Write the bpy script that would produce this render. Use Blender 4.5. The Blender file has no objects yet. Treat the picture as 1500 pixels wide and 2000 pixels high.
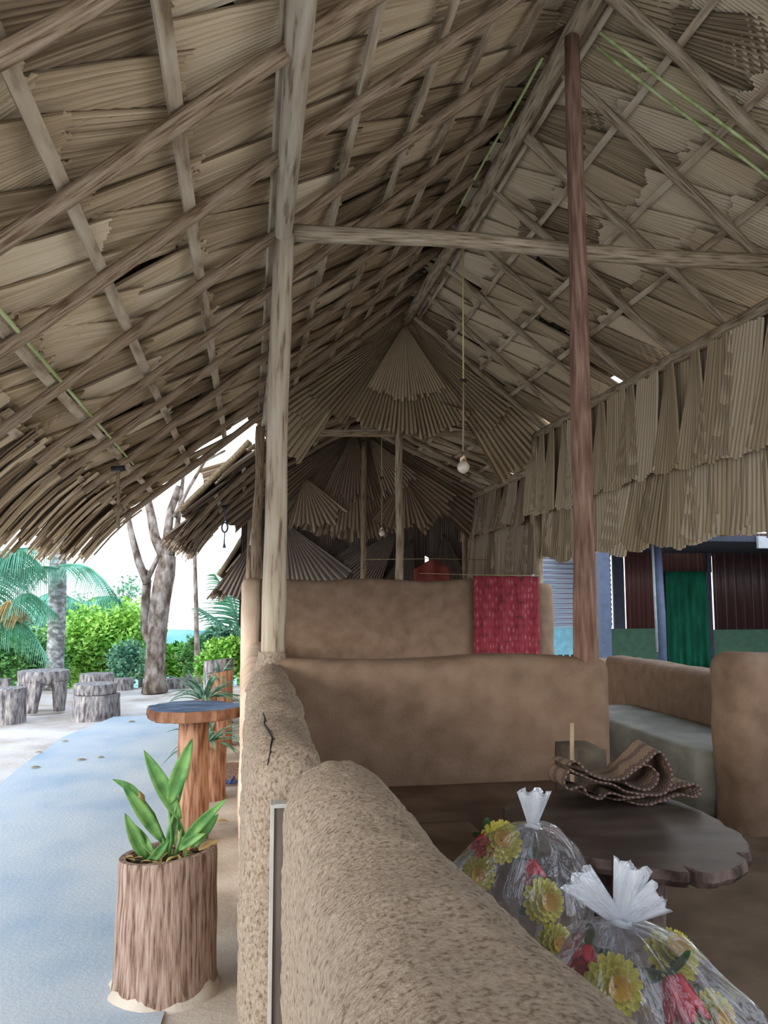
import bpy, bmesh, math, random
from mathutils import Vector, Matrix, noise
random.seed(7)
D = bpy.data; SC = bpy.context.scene; C = SC.collection
PI = math.pi
# ------------------------------------------------------------------ camera
FP, HC = 1560.0, 1.6
PITCH = math.atan(165/FP); YAW = math.atan(265/FP*math.cos(PITCH))
cf = Vector((math.sin(YAW)*math.cos(PITCH), math.cos(YAW)*math.cos(PITCH), math.sin(PITCH)))
cr = Vector((math.cos(YAW), -math.sin(YAW), 0)); cu = cr.cross(cf)
cam = D.objects.new('camera', D.cameras.new('camera')); C.objects.link(cam)
cam.matrix_world = Matrix(((cr.x, cu.x, -cf.x, 0), (cr.y, cu.y, -cf.y, 0), (cr.z, cu.z, -cf.z, HC), (0, 0, 0, 1)))
cam.data.sensor_fit = 'VERTICAL'; cam.data.sensor_height = 24; cam.data.lens = 24*FP/2000
cam.data.clip_start = 0.02; cam.data.clip_end = 600
SC.camera = cam
# ------------------------------------------------------------------ sky, sun, exposure
W = D.worlds.new('sky'); SC.world = W; W.use_nodes = True
wn = W.node_tree.nodes; wl = W.node_tree.links
bg = wn['Background']
tc = wn.new('ShaderNodeTexCoord'); sx = wn.new('ShaderNodeSeparateXYZ'); rp = wn.new('ShaderNodeValToRGB')
mr = wn.new('ShaderNodeMapRange'); mr.inputs['From Min'].default_value = -1; mr.inputs['From Max'].default_value = 1
wl.new(tc.outputs['Generated'], sx.inputs[0]); wl.new(sx.outputs['Z'], mr.inputs[0]); wl.new(mr.outputs[0], rp.inputs[0]); wl.new(rp.outputs[0], bg.inputs[0])
els = rp.color_ramp.elements
els[0].position = 0; els[0].color = (0.70, 0.78, 0.88, 1)
els[1].position = 1; els[1].color = (0.55, 0.74, 1.0, 1)
for p_, c_ in ((0.46, (0.86, 0.92, 1.0, 1)), (0.56, (1.0, 1.0, 1.0, 1)), (0.72, (0.86, 0.93, 1.0, 1))):
    e = els.new(p_); e.color = c_
bg.inputs[1].default_value = 2.0
sun = D.objects.new('sun', D.lights.new('sun', 'SUN')); C.objects.link(sun)
sun.data.energy = 2.2; sun.data.angle = math.radians(22); sun.data.color = (1.0, 0.95, 0.88)
sun.rotation_euler = Vector((0.80, 0.60, -0.235)).to_track_quat('-Z', 'Y').to_euler()
SC.view_settings.view_transform = 'Standard'; SC.view_settings.look = 'None'
SC.view_settings.exposure = 0.27; SC.view_settings.gamma = 1.0; SC.view_settings.use_curve_mapping = False

def at(u, v, Y=None, z=None, X=None):
    q = cf + cr*((u-750)/FP) + cu*((1000-v)/FP)
    k = Y/q.y if Y is not None else ((z-HC)/q.z if z is not None else X/q.x)
    return Vector((q.x*k, q.y*k, HC+q.z*k))

# ------------------------------------------------------------------ materials
def newmat(name):
    m = D.materials.new(name); m.use_nodes = True
    nt = m.node_tree; b = nt.nodes['Principled BSDF']
    return m, nt, b
def node(nt, t, **kw):
    n = nt.nodes.new(t)
    for k, v in kw.items():
        if hasattr(n, k): setattr(n, k, v)
        else: n.inputs[k].default_value = v
    return n
def ramp(nt, stops):
    r = nt.nodes.new('ShaderNodeValToRGB'); e = r.color_ramp.elements
    e[0].position, e[0].color = stops[0][0], (*stops[0][1], 1)
    e[1].position, e[1].color = stops[-1][0], (*stops[-1][1], 1)
    for p, c in stops[1:-1]:
        x = e.new(p); x.color = (*c, 1)
    return r
def surf(name, stops, scale=(5, 5, 5), detail=6, rough=0.9, bump=0.3, bdist=0.01, bscale=None, spec=0.2, coord='Object', nscale=1.0, vor=None, dist=0.0):
    m, nt, b = newmat(name); L = nt.links
    t = node(nt, 'ShaderNodeTexCoord'); mp = node(nt, 'ShaderNodeMapping'); mp.inputs['Scale'].default_value = scale
    L.new(t.outputs[coord], mp.inputs[0])
    n = node(nt, 'ShaderNodeTexNoise'); n.inputs['Scale'].default_value = nscale; n.inputs['Detail'].default_value = detail; n.inputs['Distortion'].default_value = dist
    L.new(mp.outputs[0], n.inputs['Vector']); r = ramp(nt, stops); L.new(n.outputs[0], r.inputs[0]); L.new(r.outputs[0], b.inputs['Base Color'])
    mp2 = node(nt, 'ShaderNodeMapping'); mp2.inputs['Scale'].default_value = bscale or scale; L.new(t.outputs[coord], mp2.inputs[0])
    for e_ in r.color_ramp.elements: e_.position = .5+(e_.position-.5)*.62
    n2 = node(nt, 'ShaderNodeTexNoise'); n2.inputs['Scale'].default_value = 1; n2.inputs['Detail'].default_value = 8; n2.inputs['Roughness'].default_value = .65
    L.new(mp2.outputs[0], n2.inputs['Vector'])
    bp = node(nt, 'ShaderNodeBump'); bp.inputs['Strength'].default_value = bump; bp.inputs['Distance'].default_value = bdist
    L.new(n2.outputs[0], bp.inputs['Height']); L.new(bp.outputs[0], b.inputs['Normal'])
    b.inputs['Roughness'].default_value = rough; b.inputs['Specular IOR Level'].default_value = spec
    return m
def plain(name, c, rough=0.6, spec=0.4, metal=0.0):
    m, nt, b = newmat(name); L = nt.links
    t = node(nt, 'ShaderNodeTexCoord'); n = node(nt, 'ShaderNodeTexNoise'); n.inputs['Scale'].default_value = 9; n.inputs['Detail'].default_value = 4
    L.new(t.outputs['Object'], n.inputs['Vector'])
    r = ramp(nt, [(0.3, tuple(x*.82 for x in c)), (0.7, tuple(min(1, x*1.15) for x in c))]); L.new(n.outputs[0], r.inputs[0]); L.new(r.outputs[0], b.inputs['Base Color'])
    b.inputs['Roughness'].default_value = rough; b.inputs['Specular IOR Level'].default_value = spec; b.inputs['Metallic'].default_value = metal
    return m
def leafmat(name, stops, rough=0.75, spec=0.25, streak=(3.3, 1.2), tr=0.0):
    """dry palm leaf: fibre streaks along the ribs (UV), a tint of its own for every leaf (attribute)"""
    m, nt, b = newmat(name); L = nt.links
    uv = node(nt, 'ShaderNodeUVMap'); mp = node(nt, 'ShaderNodeMapping'); mp.inputs['Scale'].default_value = (streak[0], streak[1], 1)
    L.new(uv.outputs[0], mp.inputs[0])
    n = node(nt, 'ShaderNodeTexNoise'); n.inputs['Scale'].default_value = 1; n.inputs['Detail'].default_value = 5; L.new(mp.outputs[0], n.inputs['Vector'])
    a = node(nt, 'ShaderNodeAttribute'); a.attribute_name = 'tint'
    ad = node(nt, 'ShaderNodeMath', operation='MULTIPLY_ADD'); L.new(a.outputs['Fac'], ad.inputs[0]); ad.inputs[1].default_value = 0.6
    sb = node(nt, 'ShaderNodeMath', operation='SUBTRACT'); L.new(n.outputs[0], sb.inputs[0]); sb.inputs[1].default_value = 0.29
    L.new(sb.outputs[0], ad.inputs[2])
    r = ramp(nt, stops); L.new(ad.outputs[0], r.inputs[0])
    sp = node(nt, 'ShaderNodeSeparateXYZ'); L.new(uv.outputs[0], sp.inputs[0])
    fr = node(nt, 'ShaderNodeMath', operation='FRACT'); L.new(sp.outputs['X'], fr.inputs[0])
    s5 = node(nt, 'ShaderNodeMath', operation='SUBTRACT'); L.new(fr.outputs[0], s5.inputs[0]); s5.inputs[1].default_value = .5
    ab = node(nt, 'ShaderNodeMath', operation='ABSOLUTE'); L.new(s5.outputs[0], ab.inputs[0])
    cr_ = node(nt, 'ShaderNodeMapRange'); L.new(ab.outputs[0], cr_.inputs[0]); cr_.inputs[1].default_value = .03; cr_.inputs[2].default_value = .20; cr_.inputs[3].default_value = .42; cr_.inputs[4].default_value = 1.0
    mxc = node(nt, 'ShaderNodeMix', data_type='RGBA', blend_type='MULTIPLY'); mxc.inputs['Factor'].default_value = 1  # pleat valleys darkened in the colour: fold shade and stained creases
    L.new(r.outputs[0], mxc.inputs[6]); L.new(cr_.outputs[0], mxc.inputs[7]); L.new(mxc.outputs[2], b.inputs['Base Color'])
    bp = node(nt, 'ShaderNodeBump'); bp.inputs['Strength'].default_value = .35; bp.inputs['Distance'].default_value = .004
    L.new(n.outputs[0], bp.inputs['Height']); L.new(bp.outputs[0], b.inputs['Normal'])
    b.inputs['Roughness'].default_value = rough; b.inputs['Specular IOR Level'].default_value = spec
    return m
M = {}
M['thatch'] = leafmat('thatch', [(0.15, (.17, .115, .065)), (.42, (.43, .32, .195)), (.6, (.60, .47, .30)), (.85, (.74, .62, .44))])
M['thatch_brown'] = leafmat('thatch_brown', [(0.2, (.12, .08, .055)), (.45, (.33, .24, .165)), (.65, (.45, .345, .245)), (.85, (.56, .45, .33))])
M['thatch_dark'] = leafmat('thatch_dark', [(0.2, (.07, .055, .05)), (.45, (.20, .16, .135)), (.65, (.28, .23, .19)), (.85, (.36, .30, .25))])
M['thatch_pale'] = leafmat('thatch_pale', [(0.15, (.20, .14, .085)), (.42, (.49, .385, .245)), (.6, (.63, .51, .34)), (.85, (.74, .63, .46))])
M['thatch_core'] = surf('thatch_core', [(.3, (.16, .12, .075)), (.7, (.30, .235, .15))], (60, 6, 60), bump=.8)
M['pole'] = surf('pole', [(.25, (.17, .12, .075)), (.45, (.38, .30, .20)), (.75, (.54, .46, .34))], (55, 5, 1), coord='UV', bscale=(140, 14, 1), bump=.5, rough=.8)
M['pole_brown'] = surf('pole_brown', [(.25, (.14, .085, .05)), (.45, (.31, .22, .14)), (.75, (.44, .34, .235))], (55, 6, 1), coord='UV', bscale=(140, 14, 1), bump=.5, rough=.85)
M['post_pale'] = surf('post_pale', [(.22, (.20, .14, .09)), (.38, (.46, .375, .27)), (.75, (.60, .52, .40))], (28, 3, 1), coord='UV', bscale=(160, 10, 1), bump=.35, rough=.8)
M['post_red'] = surf('post_red', [(.25, (.16, .085, .06)), (.5, (.26, .15, .11)), (.75, (.38, .24, .18))], (40, 4, 1), coord='UV', bscale=(140, 14, 1), bump=.4, rough=.75)
M['batten'] = surf('batten', [(.25, (.24, .17, .11)), (.5, (.50, .40, .28)), (.78, (.66, .57, .43))], (16, 3, 16), bscale=(60, 8, 60), bump=.4, rough=.8)
M['bamboo_green'] = surf('bamboo_green', [(.3, (.36, .44, .16)), (.7, (.58, .68, .34))], (16, 3, 16), rough=.5)
M['mud'] = surf('mud', [(.2, (.225, .148, .10)), (.5, (.275, .185, .128)), (.8, (.32, .222, .158))], (9, 9, 9), bscale=(80, 80, 80), bump=.6, bdist=.01)  # darker than the near wall's mud: dimmer indoor light put into the colour
M['mud_rough'] = surf('mud_rough', [(.22, (.29, .21, .15)), (.42, (.53, .41, .305)), (.75, (.68, .56, .44))], (95, 95, 70), bscale=(150, 150, 80), bump=1.0, bdist=.02)
M['mud_pale'] = surf('mud_pale', [(.25, (.52, .38, .27)), (.5, (.66, .50, .37)), (.75, (.74, .59, .46))], (5, 5, 2), bscale=(40, 40, 20), bump=.45)
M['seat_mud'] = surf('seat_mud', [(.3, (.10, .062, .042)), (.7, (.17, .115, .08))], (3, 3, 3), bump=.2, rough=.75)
M['floor_mud'] = surf('floor_mud', [(.3, (.13, .09, .06)), (.7, (.21, .15, .10))], (3, 3, 3), bscale=(30, 30, 30), bump=.5)
M['cement'] = surf('cement', [(.3, (.22, .215, .18)), (.55, (.32, .32, .275)), (.75, (.40, .40, .35))], (2.5, 2.5, 4), bscale=(30, 30, 30), bump=.2, rough=.75)
M['path'] = surf('path', [(.2, (.33, .43, .54)), (.5, (.45, .52, .585)), (.8, (.53, .57, .60))], (1.6, 1.1, 1), bscale=(40, 40, 40), bump=.35, rough=.7)
M['sand'] = surf('sand', [(.3, (.42, .36, .31)), (.48, (.58, .52, .48)), (.7, (.68, .63, .60))], (1.1, 1.1, 1), bscale=(18, 18, 18), bump=.6, bdist=.02)
M['strip'] = surf('strip', [(.3, (.36, .30, .24)), (.48, (.48, .42, .35)), (.7, (.58, .52, .45))], (2, 2, 1), bscale=(30, 30, 30), bump=.5)
M['trunk_wood'] = surf('trunk_wood', [(.25, (.15, .09, .065)), (.48, (.36, .245, .19)), (.75, (.50, .38, .32))], (75, 75, 7), bscale=(150, 150, 12), bump=.9, bdist=.012)
M['trunk_red'] = surf('trunk_red', [(.28, (.19, .085, .045)), (.5, (.37, .195, .12)), (.75, (.48, .29, .19))], (40, 40, 5), bscale=(110, 110, 12), bump=.5)
M['slab_sky_sheen'] = surf('slab_sky_sheen', [(.3, (.045, .09, .19)), (.5, (.08, .17, .36)), (.72, (.16, .28, .48))], (6, 9, 6), bump=.2, rough=.6, spec=.2)  # sky reflection painted as blue into the wood colour
M['slab_edge'] = surf('slab_edge', [(.3, (.14, .06, .035)), (.7, (.34, .18, .11))], (9, 9, 5), bump=.5, bscale=(30, 30, 9))
M['old_wood'] = surf('old_wood', [(.25, (.10, .09, .10)), (.45, (.26, .245, .26)), (.62, (.40, .37, .36)), (.8, (.58, .54, .50))], (26, 26, 7), bscale=(60, 60, 12), bump=1, bdist=.02)
M['bark'] = surf('bark', [(.3, (.11, .085, .065)), (.5, (.27, .22, .19)), (.72, (.44, .40, .38))], (9, 9, 5), bscale=(26, 26, 14), bump=1, bdist=.04)
M['bark_palm'] = surf('bark_palm', [(.3, (.16, .16, .15)), (.5, (.27, .29, .30)), (.72, (.52, .56, .60))], (9, 9, 14), bscale=(20, 20, 30), bump=.8, bdist=.02)
M['soil'] = surf('soil', [(.35, (.05, .035, .025)), (.6, (.16, .11, .08)), (.75, (.34, .27, .2))], (40, 40, 40), bump=1, bdist=.02)
M['table_dark'] = surf('table_dark', [(.3, (.045, .033, .028)), (.7, (.09, .068, .056))], (4, 9, 4), bump=.15, rough=.45, spec=.4)
M['bark_dark'] = surf('bark_dark', [(.3, (.05, .035, .03)), (.7, (.19, .14, .13))], (18, 18, 8), bump=.8)
M['dark_block'] = surf('dark_block', [(.3, (.08, .065, .05)), (.7, (.14, .115, .09))], (8, 8, 8), bump=.3)
M['stick'] = plain('stick', (.42, .31, .21))
M['plank'] = surf('plank', [(.3, (.12, .095, .085)), (.7, (.20, .16, .145))], (30, 30, 2.5), bump=.3, bscale=(60, 60, 5))
M['plank_trim'] = plain('plank_trim', (.45, .45, .42), .5)
def green(name, c1, c2, rough=.55, sc=3):
    m = surf(name, [(.3, c1), (.7, c2)], (sc, sc, sc), bump=.05, rough=rough, spec=.3); return m
M['ginger'] = green('ginger', (.06, .19, .05), (.17, .35, .10), .45, 14)
M['ginger_dry'] = plain('ginger_dry', (.42, .30, .12))
M['strap'] = green('strap', (.07, .20, .13), (.22, .42, .30), .4, 12)
M['bush'] = green('bush', (.17, .44, .06), (.48, .78, .18), .6, 1.7)
M['bush_dark'] = green('bush_dark', (.08, .26, .08), (.24, .50, .14), .6, 2)
M['bush_blue'] = green('bush_blue', (.11, .29, .20), (.30, .56, .36), .5, 2)
M['frond'] = green('frond', (.035, .19, .09), (.18, .46, .34), .45, 2.4)
M['frond_dry'] = plain('frond_dry', (.50, .34, .14))
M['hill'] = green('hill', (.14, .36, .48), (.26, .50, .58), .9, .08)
M['cord'] = plain('cord', (.60, .58, .22), .5)
M['cord_tan'] = plain('cord_tan', (.40, .31, .18), .7)
M['black'] = plain('black', (.02, .02, .025), .5)
M['rope'] = surf('rope', [(.3, (.22, .16, .10)), (.7, (.38, .29, .2))], (60, 60, 60), bump=.6)
M['lantern'] = plain('lantern', (.62, .47, .30), .25, .8, .75)
M['glassbulb'] = plain('glassbulb', (.75, .68, .55), .12, .9)
M['doormat'] = surf('doormat', [(.35, (.10, .06, .05)), (.6, (.30, .20, .15))], (60, 60, 60), bump=1)
M['slipper'] = plain('slipper', (.05, .08, .22))
M['building_dark'] = plain('building_dark', (.045, .055, .085), .8)
M['post_blue'] = plain('post_blue', (.10, .14, .24), .5)
M['wain'] = plain('wain', (.05, .145, .095), .6)
M['wain_blue'] = plain('wain_blue', (.28, .66, .85), .5)  # blue of the skylight put into the lower wall's colour
M['curtain'] = surf('curtain', [(.3, (.004, .085, .05)), (.7, (.008, .15, .09))], (8, 2, 2), bump=.2, rough=.8)
M['roof_edge'] = plain('roof_edge', (.45, .50, .55), .6)
def stripes(name, axis, scale, c1, c2, rough=.5, w=.12, spec=.4):
    m, nt, b = newmat(name); L = nt.links
    t = node(nt, 'ShaderNodeTexCoord'); s = node(nt, 'ShaderNodeSeparateXYZ'); L.new(t.outputs['Object'], s.inputs[0])
    k = node(nt, 'ShaderNodeMath', operation='MULTIPLY'); L.new(s.outputs[axis], k.inputs[0]); k.inputs[1].default_value = scale
    f = node(nt, 'ShaderNodeMath', operation='FRACT'); L.new(k.outputs[0], f.inputs[0])
    g = node(nt, 'ShaderNodeMath', operation='LESS_THAN'); L.new(f.outputs[0], g.inputs[0]); g.inputs[1].default_value = w
    mx = node(nt, 'ShaderNodeMix', data_type='RGBA'); L.new(g.outputs[0], mx.inputs['Factor']); mx.inputs[6].default_value = (*c1, 1); mx.inputs[7].default_value = (*c2, 1)
    L.new(mx.outputs[2], b.inputs['Base Color']); b.inputs['Roughness'].default_value = rough; b.inputs['Specular IOR Level'].default_value = spec
    return m
M['maroon'] = stripes('maroon', 'X', 5, (.105, .045, .042), (.17, .09, .08), w=.08)
M['maroon_line'] = stripes('maroon_line', 'X', 5.2, (.055, .028, .028), (.20, .15, .14), w=.05)
M['siding'] = stripes('siding', 'Z', 11, (.55, .70, .85), (.28, .26, .36), w=.35, rough=.3, spec=.8)  # pale blue sky reflection put into the sheet colour
# cloth: crimson print
def cloth_mat():
    m, nt, b = newmat('red_print'); L = nt.links
    t = node(nt, 'ShaderNodeTexCoord'); mp = node(nt, 'ShaderNodeMapping'); mp.inputs['Scale'].default_value = (26, 26, 11); L.new(t.outputs['Object'], mp.inputs[0])
    n = node(nt, 'ShaderNodeTexVoronoi'); n.inputs['Scale'].default_value = 1; n.inputs['Randomness'].default_value = .55; L.new(mp.outputs[0], n.inputs['Vector'])
    r = ramp(nt, [(.1, (.40, .13, .14)), (.35, (.27, .03, .045)), (.6, (.26, .02, .04)), (.85, (.07, .01, .02))]); L.new(n.outputs['Distance'], r.inputs[0]); L.new(r.outputs[0], b.inputs['Base Color'])
    b.inputs['Roughness'].default_value = .85
    return m
M['red_print'] = cloth_mat()
M['red_cloth'] = plain('red_cloth', (.26, .06, .05), .9)
def mat_weave():
    m, nt, b = newmat('woven'); L = nt.links
    uv = node(nt, 'ShaderNodeUVMap')
    ck = node(nt, 'ShaderNodeTexChecker'); ck.inputs['Scale'].default_value = 90; ck.inputs[1].default_value = (.30, .22, .15, 1); ck.inputs[2].default_value = (.19, .125, .09, 1)
    L.new(uv.outputs[0], ck.inputs[0])
    s = node(nt, 'ShaderNodeSeparateXYZ'); L.new(uv.outputs[0], s.inputs[0])
    k = node(nt, 'ShaderNodeMath', operation='MULTIPLY'); L.new(s.outputs['Y'], k.inputs[0]); k.inputs[1].default_value = 8.5
    f = node(nt, 'ShaderNodeMath', operation='FRACT'); L.new(k.outputs[0], f.inputs[0])
    g = node(nt, 'ShaderNodeMath', operation='LESS_THAN'); L.new(f.outputs[0], g.inputs[0]); g.inputs[1].default_value = .38
    ck2 = node(nt, 'ShaderNodeTexChecker'); ck2.inputs['Scale'].default_value = 110; ck2.inputs[1].default_value = (.06, .035, .04, 1); ck2.inputs[2].default_value = (.22, .15, .11, 1); L.new(uv.outputs[0], ck2.inputs[0])
    mx = node(nt, 'ShaderNodeMix', data_type='RGBA'); L.new(g.outputs[0], mx.inputs['Factor']); L.new(ck.outputs[0], mx.inputs[6]); L.new(ck2.outputs[0], mx.inputs[7])
    L.new(mx.outputs[2], b.inputs['Base Color']); b.inputs['Roughness'].default_value = .8
    bp = node(nt, 'ShaderNodeBump'); bp.inputs['Strength'].default_value = .6; bp.inputs['Distance'].default_value = .003; L.new(ck.outputs['Fac'], bp.inputs['Height']); L.new(bp.outputs[0], b.inputs['Normal'])
    return m
M['woven'] = mat_weave()
def plastic(name, alpha, col=(.85, .88, .95)):
    m, nt, b = newmat(name); L = nt.links
    nt.nodes.remove(b); out = nt.nodes['Material Output']
    tr = node(nt, 'ShaderNodeBsdfTransparent'); gl = node(nt, 'ShaderNodeBsdfGlossy'); gl.inputs['Roughness'].default_value = .08; gl.inputs['Color'].default_value = (.9, .93, 1, 1)
    df = node(nt, 'ShaderNodeBsdfDiffuse'); df.inputs[0].default_value = (*col, 1)
    uv = node(nt, 'ShaderNodeUVMap'); mp = node(nt, 'ShaderNodeMapping'); mp.inputs['Scale'].default_value = (34, 5, 1); L.new(uv.outputs[0], mp.inputs[0])
    n = node(nt, 'ShaderNodeTexNoise'); n.inputs['Scale'].default_value = 1; n.inputs['Detail'].default_value = 3; n.inputs['Distortion'].default_value = .8; L.new(mp.outputs[0], n.inputs['Vector'])
    bp = node(nt, 'ShaderNodeBump'); bp.inputs['Strength'].default_value = .9; bp.inputs['Distance'].default_value = .02; L.new(n.outputs[0], bp.inputs['Height']); L.new(bp.outputs[0], gl.inputs['Normal'])
    fr = node(nt, 'ShaderNodeFresnel'); fr.inputs[0].default_value = 1.5; L.new(bp.outputs[0], fr.inputs['Normal'])
    fa = node(nt, 'ShaderNodeMath', operation='MULTIPLY_ADD'); L.new(fr.outputs[0], fa.inputs[0]); fa.inputs[1].default_value = .6; fa.inputs[2].default_value = .04; fa.use_clamp = True
    m1 = node(nt, 'ShaderNodeMixShader'); m1.inputs[0].default_value = alpha; L.new(tr.outputs[0], m1.inputs[1]); L.new(df.outputs[0], m1.inputs[2])
    m2 = node(nt, 'ShaderNodeMixShader'); L.new(fa.outputs[0], m2.inputs[0]); L.new(m1.outputs[0], m2.inputs[1]); L.new(gl.outputs[0], m2.inputs[2]); L.new(m2.outputs[0], out.inputs[0])
    return m
M['plastic'] = plastic('plastic', .055); M['plastic_knot'] = plastic('plastic_knot', .42, (.75, .82, .92))
M['petal_yellow'] = plain('petal_yellow', (.56, .52, .09), .6)
M['petal_orange'] = plain('petal_orange', (.60, .40, .06), .6)
M['petal_red'] = plain('petal_red', (.50, .02, .05), .55)
M['fake_leaf'] = plain('fake_leaf', (.03, .09, .03), .5)

# ------------------------------------------------------------------ object helpers
def empty(name, loc=(0, 0, 0), rz=0):
    o = D.objects.new(name, None); C.objects.link(o); o.location = loc; o.rotation_euler = (0, 0, rz); o.empty_display_size = .1
    return o
def tag(o, label, cat, group=None, kind=None):
    o['label'] = label; o['category'] = cat
    if group: o['group'] = group
    if kind: o['kind'] = kind
    return o
class MB:
    """mesh builder: points are given in world space, build() moves them to the parent's frame"""
    def __init__(s): s.v = []; s.f = []; s.uv = []; s.t = []
    def grid(s, pts, nu, nv, uvs=None, tint=0.5, closed=False):
        b = len(s.v); s.v += [tuple(p) for p in pts]; s.t += [tint]*len(pts)
        s.uv += uvs if uvs else [(i/max(1, nu-1), j/max(1, nv-1)) for j in range(nv) for i in range(nu)]
        for j in range(nv-1):
            for i in range(nu if closed else nu-1):
                i2 = (i+1) % nu
                s.f.append((b+j*nu+i, b+j*nu+i2, b+(j+1)*nu+i2, b+(j+1)*nu+i))
    def tube(s, pts, rad, seg=8, wob=0.0, caps=True, tint=.5, seed=0, sq=1.0):
        pts = [Vector(p) for p in pts]; n = len(pts)
        if not hasattr(rad, '__len__'): rad = [rad]*n
        d0 = (pts[1]-pts[0]).normalized(); a = Vector((0, 0, 1)) if abs(d0.z) < .9 else Vector((0, 1, 0))
        u = d0.cross(a).normalized(); out = []
        for i in range(n):
            d = (pts[min(i+1, n-1)]-pts[max(i-1, 0)]).normalized(); u = (u - d*u.dot(d)).normalized(); w = d.cross(u)
            for k in range(seg):
                an = 2*PI*k/seg; r = rad[i]*(1+wob*noise.noise((math.cos(an)*1.3+seed, math.sin(an)*1.3, i*.45+seed)))
                out.append(pts[i]+(u*math.cos(an)+w*math.sin(an)*sq)*r)
        cl_ = [0]
        for i in range(1, n): cl_.append(cl_[-1]+(pts[i]-pts[i-1]).length)
        b = len(s.v); s.grid(out, seg, n, [(abs(k/seg-.5)*.4+seed*.37, cl_[i]+seed) for i in range(n) for k in range(seg)], tint, True)
        if caps:
            s.f.append(tuple(b+k for k in range(seg))[::-1]); s.f.append(tuple(b+(n-1)*seg+k for k in range(seg)))
        return s
    def pole(s, a, b_, r0, r1=None, seg=8, sag=.02, wob=.18, seed=0, n=9):
        a = Vector(a); b_ = Vector(b_); r1 = r0 if r1 is None else r1; pts = []; rr = []
        for i in range(n):
            t = i/(n-1); o = Vector((noise.noise((t*2.1+seed, seed*1.7, 0)), noise.noise((t*2.1+seed, 5, seed)), noise.noise((9, t*2.1+seed, seed))))*sag*math.sin(PI*t)
            pts.append(a.lerp(b_, t)+o); rr.append((r0+(r1-r0)*t)*(1+.08*noise.noise((t*6, seed, 3))))
        return s.tube(pts, rr, seg, wob, seed=seed)
    def box(s, lo, hi):
        x0, y0, z0 = lo; x1, y1, z1 = hi; b = len(s.v)
        s.v += [(x0, y0, z0), (x1, y0, z0), (x1, y1, z0), (x0, y1, z0), (x0, y0, z1), (x1, y0, z1), (x1, y1, z1), (x0, y1, z1)]
        s.uv += [(0, 0)]*8; s.t += [.5]*8
        s.f += [(b+i for i in q) for q in ()]
        for q in ((0, 3, 2, 1), (4, 5, 6, 7), (0, 1, 5, 4), (1, 2, 6, 5), (2, 3, 7, 6), (3, 0, 4, 7)): s.f.append(tuple(b+i for i in q))
        return s
    def build(s, name, mat, parent=None, smooth=True, solid=0, mats=None, fm=None, bevel=0, auto=None):
        me = D.meshes.new(name); off = Vector((0, 0, 0)); inv = None
        if parent is not None:
            mw = Matrix.Identity(4); q = parent
            while q is not None: mw = Matrix.Translation(q.location) @ q.rotation_euler.to_matrix().to_4x4() @ mw; q = q.parent
            inv = mw.inverted(); vs = [tuple(inv @ Vector(v)) for v in s.v]
        else: vs = s.v
        me.from_pydata(vs, [], s.f)
        uvl = me.uv_layers.new(name='UVMap')
        li = [0]*len(me.loops); me.loops.foreach_get('vertex_index', li)
        fl = []
        for i in li: fl += s.uv[i]
        uvl.data.foreach_set('uv', fl)
        at_ = me.attributes.new('tint', 'FLOAT', 'POINT'); at_.data.foreach_set('value', s.t)
        if smooth: me.polygons.foreach_set('use_smooth', [True]*len(me.polygons))
        for m in (mats or [mat]): me.materials.append(M[m] if isinstance(m, str) else m)
        if fm: me.polygons.foreach_set('material_index', [fm(p) for p in me.polygons])
        me.update()
        o = D.objects.new(name, me); C.objects.link(o); o.parent = parent
        if smooth and auto:
            bm = bmesh.new(); bm.from_mesh(me)
            for e in bm.edges:
                if len(e.link_faces) == 2 and e.calc_face_angle(0) > auto: e.smooth = False
            bm.to_mesh(me); bm.free()
        if bevel:
            b = o.modifiers.new('bevel', 'BEVEL'); b.width = bevel; b.segments = 2; b.limit_method = 'ANGLE'
        if solid:
            q = o.modifiers.new('solid', 'SOLIDIFY'); q.thickness = solid; q.offset = 0
        return o
def solo(name, mb, mat, label, cat, loc=None, group=None, kind=None, **kw):
    o = mb.build(name, mat, None, **kw)
    if loc is not None:
        loc = Vector(loc); o.data.transform(Matrix.Translation(-loc)); o.location = loc
    if kind == 'structure': o['kind'] = kind
    else: tag(o, label, cat, group, kind)
    return o
def mud_block(lo, hi, r, res=.05, amp=.012, freq=3.0, fn=None, seed=0, fine=0.0018):
    """rounded hand-plastered block: a box surface whose edges are rounded by r, then lumpy displacement"""
    x = [Vector(lo), Vector(hi)]; c = (x[0]+x[1])/2; h = (x[1]-x[0])/2
    rr = min(r, h.x*.98, h.y*.98, h.z*.98); mb = MB()
    for ax in range(3):
        for sg in (-1, 1):
            a, b = [(1, 2), (2, 0), (0, 1)][ax]
            na = max(2, int(2*h[a]/res)+1); nb = max(2, int(2*h[b]/res)+1)
            pts = []
            for j in range(nb+1):
                for i in range(na+1):
                    p = Vector((0, 0, 0)); p[ax] = sg*h[ax]
                    p[a] = -h[a]*math.cos(PI*i/na) if False else h[a]*(2*i/na-1); p[b] = h[b]*(2*j/nb-1)
                    core = Vector([max(-h[k]+rr, min(h[k]-rr, p[k])) for k in range(3)])
                    d = p-core; nrm = d.normalized() if d.length > 1e-6 else Vector((0, 0, 0)); q = core+nrm*rr + c
                    if fn: q = fn(q)
                    dn = noise.noise(q*freq+Vector((seed, 0, 0)))*amp + noise.noise(q*freq*8)*fine
                    pts.append(q+nrm*dn)
            if sg < 0:
                pts = [pts[j*(na+1)+(na-i)] for j in range(nb+1) for i in range(na+1)]
            mb.grid(pts, na+1, nb+1)
    return mb
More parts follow.
